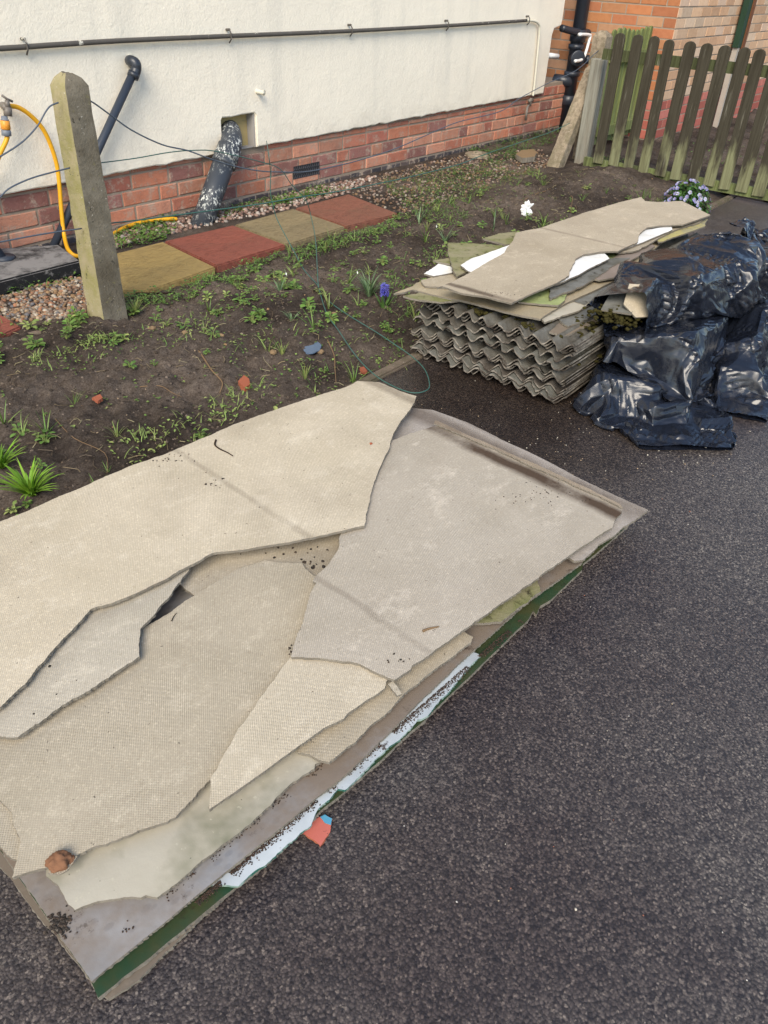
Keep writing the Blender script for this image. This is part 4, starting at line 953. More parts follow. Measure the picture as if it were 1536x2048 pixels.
# moss and dirt bedded between the corrugated and the flat sheets
def blob(mb, c0, rad, seed, sq=0.5, n=10, col=(1, 1, 1)):
    V = []; Fc = []; r = np.random.default_rng(seed)
    for i in range(n // 2 + 1):
        th_ = math.pi * i / (n // 2)
        for j in range(n):
            ph = 2 * math.pi * j / n; d = np.array([math.sin(th_) * math.cos(ph), math.sin(th_) * math.sin(ph), math.cos(th_)])
            k = 1 + 0.55 * mnoise.noise(Vector(d * 1.8 + seed * 3.1))
            V.append(np.array(c0) + d * rad * k * np.array([1, 1, sq]))
    for i in range(n // 2):
        for j in range(n):
            a = i * n + j; b = i * n + (j + 1) % n; Fc.append((a, a + n, b + n, b))
    mb.add(V, Fc, col)
mb = MB(); r = np.random.default_rng(3)
for i in range(46):
    x = SX + abs(r.normal(0.02, 0.035)) + r.choice([0, 0.2, 0.5]) * r.random(); y = r.uniform(SY0 + 0.02, SY0 + 0.6)
    for k_ in range(4): blob(mb, (x + r.normal() * .008, y + r.normal() * .010, ZT - 0.014 + r.uniform(-.012, .004)), r.uniform(0.003, 0.011), i * 5 + k_, 0.6)
for i in range(40):
    blob(mb, (SX + r.uniform(0.0, 0.9), SY0 + r.uniform(-0.005, 0.03), r.choice(CZ[5:]) + 0.006), r.uniform(0.005, 0.014), 300 + i, 0.5)
tag(mb.build('moss', M['moss'], None, True, loc=(SX, SY0, ZT - .02)), 'dark moss and dirt packed between the flat and corrugated sheets', 'moss', kind='stuff')
ft('mossy edged dull sheet peeping out right of the green tinged one', A((1143, 602), (1169, 610), (1200, 590), (1240, 565), (1350, 500), (1250, 500), (1150, 570)), ZT + 0.004, M['dull'])
ft('whitish weathered sheet low on the bag side of the far pile', A((1118, 640), (1136, 652), (1160, 645), (1215, 618), (1260, 590), (1300, 540), (1200, 560), (1120, 615)), ZT - 0.012, M['dull'])
ft('thin grey layer of sheet between the whitish sheet and the corrugated stack', A((1098, 664), (1128, 672), (1150, 664), (1215, 632), (1260, 600), (1290, 560), (1180, 590)), ZT - 0.020, M['darkweave'], jag=0.004)
ft('dirty beige layer just under the broad beige sheet on the bag side', A((1088, 644), (1120, 634), (1150, 624), (1200, 598), (1240, 572), (1290, 530), (1150, 560), (1060, 620)), ZT + 0.002, M['smooth'], jag=0.004)
ft('thin pale tip of sheet poking out just under the long left tip', A((806, 592), (830, 588), (850, 580), (900, 575), (930, 600), (880, 604), (840, 600)), ZT + 0.006, M['olive'], jag=0.004)
ft('narrow brown sheet edge showing under the folded olive sheet', A((842, 560), (880, 552), (930, 548), (960, 560), (900, 575), (850, 572)), ZT + 0.020, M['weave_b'], jag=0.004)
ft('dark stained sheet edge between the beige and the white sheets by the bags', A((1100, 598), (1140, 582), (1190, 556), (1230, 530), (1260, 515), (1180, 520), (1100, 570)), ZT + 0.034, M['dull'], jag=0.004)
ft('broad beige sheet with a long tip pointing left, lowest of the flat sheets', A((787, 587), (810, 584), (826, 579), (900, 597), (960, 610), (1030, 628), (1081, 638), (1112, 618), (1154, 596), (1229, 560), (1330, 480), (1100, 470), (960, 520), (890, 545), (832, 566), (826, 572)), ZT + 0.012, sheet_mat('brown_edged_board', (0.44, 0.38, 0.27), stain=0.7, tint=(0.13, 0.115, 0.05)), jag=0.0024)
ft('whitish shard sticking out left of the far pile', A((848, 547), (876, 527), (904, 534), (905, 545), (867, 552)), ZT + 0.018, M['whiteface'], jag=0.003)
ft('slim grey shard above the whitish shard at the left of the far pile', A((866, 521), (899, 516), (905, 525), (900, 528)), ZT + 0.026, M['olive'])
ft('leaf shaped beige shard behind the folded olive sheet', A((965, 477), (996, 467), (1034, 463), (1040, 475), (1026, 487), (1010, 489), (1000, 486)), ZT + 0.034, M['olive'])
ft('green tinged wavy sheet under the white one', A((1036, 603), (1080, 608), (1117, 610), (1130, 600), (1134, 587), (1160, 570), (1260, 520), (1300, 480), (1100, 530), (1050, 570)), ZT + 0.024, M['yellowgreen'], jag=0.003)
ft('mauve grey sheet emerging beside the bin bags', A((1180, 556), (1200, 560), (1240, 553), (1262, 520), (1310, 492), (1290, 480), (1220, 520)), ZT + 0.030, sheet_mat('mauve_board', (0.24, 0.20, 0.175), weave=0), jag=0.002)
ft('lichen yellow sheet at the far end by the bag neck', A((1318, 484), (1342, 476), (1410, 452), (1416, 438), (1395, 440), (1330, 455), (1300, 470)), ZT + 0.034, M['yellow'])
ft('long beige sheet under the topmost one towards the bags', A((1237, 506), (1262, 503), (1296, 490), (1346, 462), (1400, 444), (1412, 432), (1300, 430), (1200, 480)), ZT + 0.042, M['weave_b'])
ft('olive brown sheet with one corner folded down at the left', A((896, 485), (935, 486), (1010, 492), (1000, 515), (936, 542), (913, 553), (905, 535), (900, 515)), ZT + 0.038, M['olive'])
ft('bright white faced sheet just under the topmost sheet', A((921, 530), (945, 516), (1024, 488), (1150, 470), (1290, 460), (1342, 452), (1345, 459), (1276, 488), (1240, 500), (1205, 502), (1219, 517), (1180, 536), (1124, 564), (1085, 578), (1000, 562), (936, 542)), ZT + 0.052, M['whiteface'], jag=0.002)
TOP = A((874, 575), (884, 572), (924, 586), (950, 590), (972, 593), (984, 596), (1023, 606), (1088, 577), (1124, 559), (1138, 551), (1144, 534), (1151, 518), (1166, 509), (1202, 503), (1236, 502), (1274, 485), (1280, 466), (1293, 455), (1320, 451), (1366, 449), (1421, 430), (1364, 402), (1318, 404), (1290, 402), (1283, 394), (1240, 404), (1164, 427), (1083, 455), (1033, 465), (1024, 484), (1008, 506), (940, 545), (900, 566))
TOP_M = sheet_mat('woven_topmost_board', (0.56, 0.485, 0.375), stain=0.35, lines=[(0, local(TOP, ZT + .062, AX2, (985, 592))[0], 0.022, 0.8), (0, local(TOP, ZT + .062, AX2, (1180, 478))[0], 0.016, 0.35)])
ft('topmost beige woven sheet with wavy bitten edges on the far pile', TOP, ZT + 0.062, TOP_M, jag=0.0024)

# ------------------------------------------------------------------ black bin bags: film relaxed over the rubble inside (small cloth solver)
def rotz(a): return np.array([[math.cos(a), -math.sin(a), 0], [math.sin(a), math.cos(a), 0], [0, 0, 1.0]])
def rotx(a): return np.array([[1, 0, 0], [0, math.cos(a), -math.sin(a)], [0, math.sin(a), math.cos(a)]])
def roty(a): return np.array([[math.cos(a), 0, math.sin(a)], [0, 1, 0], [-math.sin(a), 0, math.cos(a)]])
def lump(c, hs, rz=0, ry=0, rx_=0, rad=0.012): return (np.array(c, float), np.array(hs, float), rotz(rz) @ roty(ry) @ rotx(rx_), rad)
def push_out(x, lumps, margin=0.003):
    for c, hs, Rm, rad in lumps:
        q = (x - c) @ Rm
        m = np.all(np.abs(q) < hs + rad + margin, axis=1)
        if not m.any(): continue
        ql = q[m]; core = np.clip(ql, -hs + 0.0, hs); d = ql - core; dist = np.linalg.norm(d, axis=1)
        inside = dist < 1e-9
        out = (~inside) & (dist < rad + margin)
        ql[out] = core[out] + d[out] / dist[out][:, None] * (rad + margin)
        if inside.any():
            qi = ql[inside]; gap = hs - np.abs(qi); gap[:, 2] += 0.0; ax = np.argmin(gap, axis=1)
            sg = np.sign(qi[np.arange(len(qi)), ax]); sg[sg == 0] = 1
            qi[np.arange(len(qi)), ax] = sg * (hs[ax] + rad + margin); ql[inside] = qi
        x[m] = ql @ Rm.T + c
    return x
def bag(axis, half_w, half_h, lumps, obstacles, N=72, Mv=54, steps=80, iters=9, slack=1.08, seed=0, open_end=False, tilt=None, crump=0.012):
    """tube of film along axis; rings are ellipses half_w x half_h (lists along the axis); both ends flat closed unless open_end"""
    r = np.random.default_rng(seed)
    P = np.array(smooth_path(axis, 12)); s_ = np.concatenate([[0], np.cumsum(np.linalg.norm(np.diff(P, axis=0), axis=1))]); tt = np.linspace(0, s_[-1], Mv)
    ctr = np.stack([np.interp(tt, s_, P[:, k]) for k in range(3)], 1); T = np.gradient(ctr, axis=0); T /= np.linalg.norm(T, axis=1)[:, None]
    side = np.cross(T, [0, 0, 1.0]); side /= np.linalg.norm(side, axis=1)[:, None]; upv = np.cross(side, T)
    tn = np.linspace(0, 1, Mv); hw = np.interp(tn, np.linspace(0, 1, len(half_w)), half_w); hh = np.interp(tn, np.linspace(0, 1, len(half_h)), half_h)
    ph = np.linspace(0, 2 * math.pi, N, endpoint=False)
    x = ctr[:, None, :] + side[:, None, :] * (hw[:, None] * np.cos(ph)[None])[..., None] + upv[:, None, :] * (hh[:, None] * np.sin(ph)[None])[..., None]
    per0 = None
    X = x.reshape(-1, 3)
    idx = np.arange(Mv * N).reshape(Mv, N)
    iu = np.roll(idx, -1, 1); groups = []
    ev = np.arange(N) % 2 == 0
    for m in (ev, ~ev): groups.append((idx[:, m].ravel(), iu[:, m].ravel()))
    for p in (0, 1): groups.append((idx[p:-1:2].ravel(), idx[p + 1::2][:len(idx[p:-1:2])].ravel()))
    for m in (ev, ~ev):
        groups.append((idx[:-1][:, m].ravel(), iu[1:][:, m].ravel())); groups.append((iu[:-1][:, m].ravel(), idx[1:][:, m].ravel()))
    # rest lengths: the flat film before it was filled and crumpled
    U, V = np.meshgrid(np.arange(N), np.arange(Mv)); 
    f = 1 + 0.34 * (vnoise(V * .22 + 3, U * .22, seed + 1) - .5) + 0.12 * (vnoise(V * .6, U * .6 + 9, seed + 2) - .5); f = f.ravel()
    rest = [np.linalg.norm(X[a] - X[b], axis=1) * 0.5 * (f[a] + f[b]) * slack for a, b in groups]
    rest = [np.maximum(q, 0.0006) for q in rest]
    k2 = []
    i2 = np.roll(idx, -2, 1)
    k2.append((idx.ravel(), i2.ravel())); k2.append((idx[:-2].ravel(), idx[2:].ravel()))
    r2 = [np.linalg.norm(X[a] - X[b], axis=1) * slack for a, b in k2]
    # fold noise in the film: triangle waves give straight creases
    disp = np.zeros(len(X)); 
    for _ in range(7):
        d = r.normal(size=3); d /= np.linalg.norm(d); w_ = r.uniform(.05, .16); q = (X @ d) / w_ + r.random() + 0.5 * vnoise(X[:, 0] * 7, X[:, 1] * 7, seed + 20 + _)
        disp += (np.abs(2 * (q - np.floor(q)) - 1) - .5) * w_ * .13
    nr = X - np.repeat(ctr, N, 0); nr /= np.linalg.norm(nr, axis=1)[:, None] + 1e-9
    X = X + nr * (disp * crump / .012)[:, None]
    allobs = lumps + obstacles
    gmin = 0.003 + np.tile(np.where(np.sin(ph) > 0, 0.010, 0.0), Mv) + np.tile(np.where(np.sin(ph) > 0, 1.0, 0.0), Mv) * 0.016 * vnoise(X[:, 0] * 18, X[:, 1] * 18, seed + 7)
    X = push_out(X, allobs); X[:, 2] = np.maximum(X[:, 2], gmin)
    Vv = np.zeros_like(X); dt = 0.012
    for st_ in range(steps):
        Vv[:, 2] -= 9.8 * dt; Vv *= 0.93; old = X.copy(); X = X + Vv * dt
        for it in range(iters):
            for (a, b), L in zip(groups, rest):
                d = X[b] - X[a]; ln = np.linalg.norm(d, axis=1) + 1e-9
                k = np.where(ln > L, 0.5, 0.32); cor = d * (k * (ln - L) / ln)[:, None]
                X[a] += cor; X[b] -= cor
            if it % 3 == 0:
                for (a, b), L in zip(k2, r2):
                    d = X[b] - X[a]; ln = np.linalg.norm(d, axis=1) + 1e-9
                    cor = d * (0.14 * np.minimum(ln - L * .94, 0) / ln)[:, None]
                    np.add.at(X, a, cor); np.add.at(X, b, -cor)
            X = push_out(X, allobs); 
            low = X[:, 2] < gmin; X[low, 2] = gmin[low]
        Vv = (X - old) / dt; Vv[low] *= 0.3
        sp = np.linalg.norm(Vv, axis=1); Vv *= np.minimum(1, 1.2 / (sp + 1e-9))[:, None]
    Fq = np.stack([idx[:-1], iu[:-1], iu[1:], idx[1:]], -1).reshape(-1, 4)
    return X, Fq, idx
def bag_mesh(name, X, Fq, parent, loc, seed=0):
    """facets with pressed-in creases: crease the edges that ended up bent, then refine"""
    me = bpy.data.meshes.new(name); me.from_pydata((X - loc).tolist(), [], Fq.tolist())
    o = bpy.data.objects.new(name, me); C.objects.link(o)
    md = o.modifiers.new('dec', 'DECIMATE'); md.ratio = 0.24
    dg = bpy.context.evaluated_depsgraph_get(); me = bpy.data.meshes.new_from_object(o.evaluated_get(dg)); o.modifiers.clear(); o.data = me
    bm = bmesh.new(); bm.from_mesh(me); cl = bm.edges.layers.float.get('crease_edge') or bm.edges.layers.float.new('crease_edge'); bm.normal_update()
    for e in bm.edges:
        if len(e.link_faces) == 2:
            a_ = e.calc_face_angle(0); e[cl] = min(1.0, max(0.0, (a_ - 0.10) / 0.35)) * 0.97
    bm.to_mesh(me); bm.free()
    md = o.modifiers.new('sub', 'SUBSURF'); md.levels = 3; md.render_levels = 3
    dg = bpy.context.evaluated_depsgraph_get(); me2 = bpy.data.meshes.new_from_object(o.evaluated_get(dg)); o.modifiers.clear(); o.data = me2; me2.name = name
    nv = len(me2.vertices); co = np.empty(nv * 3, np.float32); me2.vertices.foreach_get('co', co); no = np.empty(nv * 3, np.float32); me2.vertices.foreach_get('normal', no)
    P_ = co.reshape(-1, 3).astype(float); Nn = no.reshape(-1, 3); r = np.random.default_rng(seed); dsp = np.zeros(nv)
    for k_ in range(6):
        d = r.normal(size=3); d /= np.linalg.norm(d); w_ = r.uniform(.03, .09); wq = 0.9 * vnoise(P_[:, 0] * 11 + k_, P_[:, 1] * 11 + P_[:, 2] * 7, seed + k_)
        q = (P_ @ d) / w_ + r.random() + wq; msk = np.clip((vnoise(P_[:, 0] * 9 + 5 * k_, P_[:, 1] * 9 - P_[:, 2] * 9, seed + 40 + k_) - .45) * 5, 0, 1)
        dsp += msk * (np.abs(2 * (q - np.floor(q)) - 1) - .5) * w_ * .040
    for k_ in range(8):
        d = r.normal(size=3); d /= np.linalg.norm(d); w_ = r.uniform(.014, .026); wq = 0.7 * vnoise(P_[:, 0] * 14 + k_, P_[:, 1] * 14 + P_[:, 2] * 9, seed + 60 + k_)
        q = (P_ @ d) / w_ + wq; msk = np.clip((vnoise(P_[:, 0] * 8 + 3 * k_, P_[:, 1] * 8 - P_[:, 2] * 8, seed + 80 + k_) - .68) * 7, 0, 1); t3 = q - np.floor(q)
        dsp += msk * np.maximum(0, 1 - np.abs(t3 - .5) / .28) * w_ * .16
    P_ += Nn * dsp[:, None]; me2.vertices.foreach_set('co', P_.astype(np.float32).ravel())
    me2.materials.append(M['bag']); me2.polygons.foreach_set('use_smooth', np.ones(len(me2.polygons), bool)); me2.set_sharp_from_angle(angle=math.radians(28)); me2.update()
    if parent: o.parent = parent; o.location = Vector(loc) - parent.location
    else: o.location = loc
    return o
stack_obs = [lump((SX + .81, SY0 + .30, ZT / 2), (.81, .30, ZT / 2), rad=.008), lump((2.9, 1.28, ZT + .02), (.75, .30, .02), rad=.006)]
L_C = [lump((2.44, .84, .07), (.13, .09, .012), .5, .28, .1), lump((2.58, .74, .06), (.12, .08, .03), -.3, -.1, .2), lump((2.40, .70, .035), (.07, .06, .008), 1.0, .3), lump((2.70, .86, .07), (.10, .06, .06), .2)]
L_B = [lump((2.62, .80, .20), (.17, .13, .010), .25, .16, -.22), lump((2.60, .70, .155), (.13, .06, .010), .15, .05, -.75), lump((2.50, .86, .185), (.07, .08, .010), .7, .15, .1), lump((2.85, .80, .15), (.12, .12, .07), .2)]
HOLD = [lump((2.48, .90, .315), (.09, .075, .030), .1, .0, -.35)]
L_A = [lump((2.90, .95, .345), (.13, .06, .012), .5, .16, -.25), lump((3.06, .86, .335), (.10, .07, .010), -.3, -.25, .1), lump((2.86, .80, .315), (.18, .08, .012), -.05, .05, -.6), lump((3.08, .80, .28), (.16, .12, .05), .3, .05, -.1), lump((3.2, .85, .30), (.12, .10, .06), -.1), lump((2.66, .92, .31), (.10, .08, .03), .4, -.1, .1)]
L_D = [lump((2.98, .64, .10), (.18, .10, .012), .1, .15, -.5), lump((3.22, .62, .12), (.16, .09, .09), -.2, .1), lump((2.80, .58, .05), (.09, .06, .02), .5, .3)]
L_E = [lump((3.42, .94, .22), (.14, .10, .15), .2), lump((3.5, .75, .16), (.18, .14, .15), -.2), lump((3.7, .72, .10), (.16, .14, .09), -.2)]
GBAG = 'black bin bags of broken sheet beside the far pile'
bags_spec = [
    ('bottom black bin bag with an empty flap lying towards the camera', [(2.26, .53, .03), (2.36, .63, .06), (2.45, .79, .08), (2.60, .86, .10), (2.80, .92, .10)], [.15, .22, .26, .22, .06], [.012, .045, .08, .09, .03], L_C, [], 1),
    ('right rear black bin bag resting on the tarmac below the heap', [(2.60, .50, .05), (2.80, .55, .09), (3.05, .60, .14), (3.25, .62, .17), (3.55, .66, .08)], [.10, .15, .19, .18, .05], [.03, .08, .13, .15, .03], L_D, L_C, 2),
    ('middle black bin bag wedged between the opened bag and the bottom bag', [(2.33, .80, .17), (2.46, .78, .19), (2.62, .77, .21), (2.82, .80, .22), (3.0, .84, .18)], [.17, .21, .20, .18, .08], [.03, .055, .075, .08, .03], L_B, L_C + L_D, 3),
    ('rear black bin bag with its twisted neck at the far end of the heap', [(3.36, 1.10, .34), (3.48, 1.04, .36), (3.58, .92, .33), (3.60, .72, .22), (3.52, .50, .08)], [.06, .12, .20, .24, .10], [.03, .05, .09, .12, .05], L_E, L_D + L_B, 4),
    ('opened black bin bag on top showing moss and broken sheet in its mouth', [(2.41, .91, .33), (2.52, .90, .335), (2.76, .88, .35), (3.0, .84, .35), (3.2, .81, .32), (3.42, .78, .26)], [.115, .13, .175, .21, .19, .06], [.065, .065, .065, .075, .09, .03], L_A + HOLD, L_B + L_D + L_E, 5, .030),
]
for lab, ax_, hw_, hh_, L_, ob_, sd_, *cr in bags_spec:
    X, Fq, gi = bag(ax_, hw_, hh_, L_, stack_obs + ob_, seed=sd_ * 10, crump=cr[0] if cr else .016)
    loc = np.array([X[:, 0].mean(), X[:, 1].mean(), X[:, 2].min()])
    o = bag_mesh('bin_bag', X, Fq, None, loc, sd_); tag(o, lab, 'bin bag', GBAG)

# what shows in the mouth of the opened bag
def plate(name, label, c, pts, th, R_, mat, cat='shard'):
    mb = MB(); T_ = [np.array([x, y, th / 2]) @ R_.T for x, y in pts]; B_ = [np.array([x, y, -th / 2]) @ R_.T for x, y in pts]; k = len(pts)
    mb.add(T_ + B_, [tuple(range(k)), tuple(range(2 * k - 1, k - 1, -1))]); mb.f += [(i, k + i, k + (i + 1) % k, (i + 1) % k) for i in range(k)]; mb.mi += [1] * k
    o = mb.build(name, [mat, M['edge']]); o.location = c; return tag(o, label, cat)
plate('cement_shard', 'broken woven sheet piece standing in the mouth of the opened bag', (2.475, .855, .335), [(-.05, -.045), (-.075, .0), (-.045, .05), (.04, .05), (.07, -.02)], .006, rotz(.3) @ roty(-.55) @ rotx(.35), M['weave_b'])
plate('cement_shard', 'broken grey sheet piece lying in the mouth of the opened bag', (2.46, .905, .315), [(-.06, -.05), (-.06, .05), (.06, .06), (.06, -.05)], .006, rotz(.1) @ roty(-.25) @ rotx(-.1), M['dull'])
mb = MB(); r = np.random.default_rng(77)
for i in range(240): blob(mb, (2.43 + r.normal() * .030, .90 + r.normal() * .035, .282 + r.normal() * .010), r.uniform(.003, .009), 700 + i, .7)
tag(mb.build('moss', M['moss'], None, True, loc=(2.42, .9, .27)), 'olive moss spilling from the mouth of the opened bag', 'moss', kind='stuff')

# ------------------------------------------------------------------ gravel and loose stones
ICO = None
def ico_arrays():
    bm = bmesh.new(); bmesh.ops.create_icosphere(bm, subdivisions=2, radius=1.0)
    V = np.array([v.co[:] for v in bm.verts]); Fc = [tuple(v.index for v in f.verts) for f in bm.faces]; bm.free(); return V, Fc
IV, IF = ico_arrays()
bm = bmesh.new(); bmesh.ops.create_icosphere(bm, subdivisions=4, radius=1.0)
IV3 = np.array([v.co[:] for v in bm.verts]); IF3 = [tuple(v.index for v in f.verts) for f in bm.faces]; bm.free()
bm = bmesh.new(); bmesh.ops.create_icosphere(bm, subdivisions=1, radius=1.0)
IV1 = np.array([v.co[:] for v in bm.verts]); IF1 = [tuple(v.index for v in f.verts) for f in bm.faces]; bm.free()
PEB = [(0.30, 0.19, 0.10), (0.24, 0.145, 0.085), (0.36, 0.27, 0.18), (0.20, 0.16, 0.13), (0.42, 0.37, 0.30), (0.17, 0.105, 0.07), (0.28, 0.22, 0.17), (0.33, 0.16, 0.09), (0.15, 0.145, 0.15)]
def pebble(mb, p, s_, r, pal=PEB, fine=False):
    V = (IV if fine else IV1).copy()
    V *= np.array([1, r.uniform(.65, 1), r.uniform(.45, .75)]) * s_
    V += r.normal(0, 0.07 * s_, V.shape) * (1 if not fine else 0.4)
    a, b = r.uniform(0, 6.28), r.normal(0, .4)
    Rz = np.array([[math.cos(a), -math.sin(a), 0], [math.sin(a), math.cos(a), 0], [0, 0, 1]]); Rx = np.array([[1, 0, 0], [0, math.cos(b), -math.sin(b)], [0, math.sin(b), math.cos(b)]])
    V = V @ (Rz @ Rx).T + np.array(p)
    mb.add(V, IF if fine else IF1, tuple(np.array(pal[r.integers(len(pal))]) * r.uniform(.7, 1.25)))
r = np.random.default_rng(17)
gv = MB()
def inpoly(px, py, poly):
    c_ = False; j = len(poly) - 1
    for i in range(len(poly)):
        if (poly[i][1] > py) != (poly[j][1] > py) and px < (poly[j][0] - poly[i][0]) * (py - poly[i][1]) / (poly[j][1] - poly[i][1]) + poly[i][0]: c_ = not c_
        j = i
    return c_
def scatter_px(poly, z, n, fn):
    """uniform over the ground area whose outline was measured in the photo"""
    W = [g(*p, z) for p in poly]; P2_ = [(w_[0], w_[1]) for w_ in W]
    x0, x1 = min(p[0] for p in P2_), max(p[0] for p in P2_); y0, y1 = min(p[1] for p in P2_), max(p[1] for p in P2_)
    k = 0; guard = 0
    while k < n and guard < n * 40:
        guard += 1; x, y = r.uniform(x0, x1), r.uniform(y0, y1)
        if inpoly(x, y, P2_): fn(x, y); k += 1
def pb(x, y, s0=0.007, s1=0.014, pal=PEB):
    s_ = r.uniform(s0, s1); pebble(gv, (x, y, float(soil_z(x, y)) + s_ * r.uniform(0.0, 0.55)), s_, r, pal)
scatter_px([(-80, 660), (40, 640), (172, 640), (180, 560), (120, 540), (-80, 590)], 0.02, 1500, lambda x, y: pb(x, y, 0.007, 0.013))
PINK = [(0.34, 0.23, 0.185), (0.42, 0.33, 0.28), (0.26, 0.17, 0.13), (0.46, 0.41, 0.36), (0.22, 0.13, 0.10)]
scatter_px([(225, 500), (400, 455), (590, 415), (700, 385), (760, 350), (640, 375), (430, 425), (300, 450), (220, 470)], 0.01, 1300, lambda x, y: pb(x, y, 0.006, 0.016, PINK))
scatter_px([(700, 390), (800, 430), (900, 400), (1010, 360), (1110, 330), (1080, 300), (900, 315), (760, 350)], 0.01, 1500, lambda x, y: pb(x, y, 0.005, 0.013, [tuple(k * .75 for k in q_) for q_ in PEB[:7] + PINK[:3]]))
tag(gv.build('gravel', M['pebble'], None, True), 'brown and pinkish pebbles between the slabs and the house', 'gravel', kind='stuff')
# crumbs of broken cement and grit on the tarmac
gr = MB()
for i in range(420):
    x, y = r.uniform(0.6, 4.2), r.uniform(-0.9, 1.5); pebble(gr, (x, y, 0.0012), r.choice([0.0012, 0.0018, 0.0028], p=[.6, .3, .1]) * r.uniform(.7, 1.3), r, [(0.5, 0.46, 0.38), (0.36, 0.30, 0.22), (0.6, 0.58, 0.54), (0.4, 0.16, 0.10)])
for i in range(180):
    q = g(r.uniform(780, 1480), r.uniform(800, 960), 0); pebble(gr, (q[0], q[1], 0.0012), r.uniform(.001, .003), r, [(0.55, 0.52, 0.44), (0.4, 0.3, 0.2)])
tag(gr.build('grit', M['pebble'], None, True), 'pale crumbs and grit scattered on the dark tarmac', 'grit', kind='stuff')
# crumbs of soil, tiny stones in the bed
sc = MB(); 
SOILC = [(0.08, 0.062, 0.049), (0.12, 0.094, 0.074), (0.055, 0.043, 0.034), (0.17, 0.135, 0.108)]
for i in range(7500):
    x, y = r.uniform(0.3, 5.0), KERB + 0.02 + r.random() * 1.15
    pebble(sc, (x, y, float(soil_z(x, y)) - 0.001), r.uniform(.0025, .008) * (1.4 if r.random() < .08 else .8), r, SOILC)
for i in range(2200):
    x, y = r.uniform(0.3, 5.6), KERB + 0.03 + r.random() ** 1.2 * 1.2
    pebble(sc, (x, y, float(soil_z(x, y)) + 0.001), r.choice([0.002, 0.0035, 0.006], p=[.55, .33, .12]) * r.uniform(.7, 1.3), r, [(0.045, 0.035, 0.028), (0.06, 0.048, 0.038), (0.08, 0.06, 0.045), (0.05, 0.04, 0.032), (0.17, 0.125, 0.09)] if r.random() < .88 else PEB)
tag(sc.build('soil_crumbs', M['crumb'], None, False), 'crumbs of soil and tiny stones over the dark bed', 'soil', kind='stuff')
# single stones one can point to
def stone(px, py, s_, mat, label, cat='stone', name='stone', z=None, sq=(1, .8, .55), group=None):
    p = gs(px, py) if z is None else g(px, py, z)
    mb = MB(); V = IV3 * np.array(sq) * s_; rs = np.random.default_rng(int(px * 3 + py))
    V = np.array([v * (1 + 0.30 * mnoise.noise(Vector(v / s_ * 1.6) + Vector((px, py, 0))) + 0.22 * mnoise.noise(Vector(v / s_ * 3.3)) + 0.10 * mnoise.noise(Vector(v / s_ * 8.0))) for v in V]); a = rs.uniform(0, 6)
    V = V @ np.array([[math.cos(a), -math.sin(a), 0], [math.sin(a), math.cos(a), 0], [0, 0, 1]]).T
    mb.add(V + p + np.array([0, 0, s_ * sq[2] * .6]), IF3); return tag(mb.build(name, mat, None, True, loc=p), label, cat, group)
def shard(px, mat, label, z=None, th=0.006, name='brick_shard', cat='shard', group=None):
    return sheet(label, px, z, mat, name=name, cat=cat, th=th, jag=0.003, group=group, seg=0.004, edge='blueslate' if mat is M['blueslate'] else 'redbrick')
def zsoil(px, py): return float(gs(px, py)[2])
shard([(476, 762), (488, 750), (498, 757), (500, 768), (490, 775)], M['redbrick'], 'orange brick fragment lying near the middle of the soil bed', zsoil(488, 762) + .016, 0.02)
shard([(607, 698), (612, 686), (632, 680), (643, 690), (640, 700), (625, 706), (609, 707)], M['blueslate'], 'blue grey scrap of plastic lying on the soil', zsoil(625, 693) + .010, 0.004, 'plastic_scrap', 'scrap')
shard([(719, 735), (728, 733), (735, 742), (727, 744)], M['redbrick'], 'small red brick chip by the edge of the tarmac', zsoil(727, 738) + .012, 0.01)
shard([(184, 795), (200, 788), (205, 795), (196, 802)], M['redbrick'], 'red chip of brick on the left part of the bed', zsoil(195, 795) + .010, 0.01)
# coral and blue painted shard
cs = sheet('coral and blue painted flake on the tarmac beside the near pile', [(602, 1664), (625, 1640), (650, 1629), (664, 1637), (660, 1665), (641, 1692), (630, 1681)], 0.006, M['coral'], name='painted_flake', cat='flake', edge='redbrick', th=0.004, jag=0.002, seg=0.004)
bs = sheet('', [(640, 1634), (650, 1629), (664, 1637), (662, 1650), (650, 1646)], 0.0072, M['skyblue'], name='blue_patch', cat='', th=0.0008, jag=0.0015, seg=0.004)
bs.parent = cs; bs.matrix_parent_inverse = Matrix.Translation(-Vector(cs.location)) if False else (Matrix.Translation(cs.location) @ Matrix.Rotation(cs.rotation_euler.z, 4, 'Z')).inverted()
for k in ('label', 'category'):
    if k in bs: del bs[k]
o = stone(118, 1728, 0.019, M['brownstone'], 'brown crumbly lump resting on the pointed corner of the middle sheet', 'lump', 'mortar_lump', 0.064 * ZS)
o = stone(140, 1722, 0.009, M['brownstone'], 'smaller brown crumb beside the brown lump on the middle sheet', 'lump', 'mortar_lump', 0.064 * ZS)
sheet('thin cement flake under the brown lump', [(95, 1745), (118, 1750), (136, 1740), (155, 1712), (130, 1715)], 0.0665 * ZS, M['weave_b'], name='cement_flake', cat='flake', th=0.003, jag=0.001)
stone(742, 888, 0.0045, M['redbrick'], 'tiny red stone on top of the biggest beige sheet', 'stone', 'stone', 0.088 * ZS)
for x, y, s_, lab in ((305, 660, .016, 'pale oval stone right of the near concrete post'), (370, 667, .012, 'brown pebble in the soil right of the near post'), (443, 682, .013, 'greyish brown pebble in the middle of the bed'), (547, 708, .014, 'tan stone left of the blue scrap'), (641, 706, .014, 'round tan stone beside the blue scrap'), (668, 620, .010, 'pinkish pebble left of the blue hyacinth')):
    stone(x, y, s_, M['flatstone'], lab, 'stone')
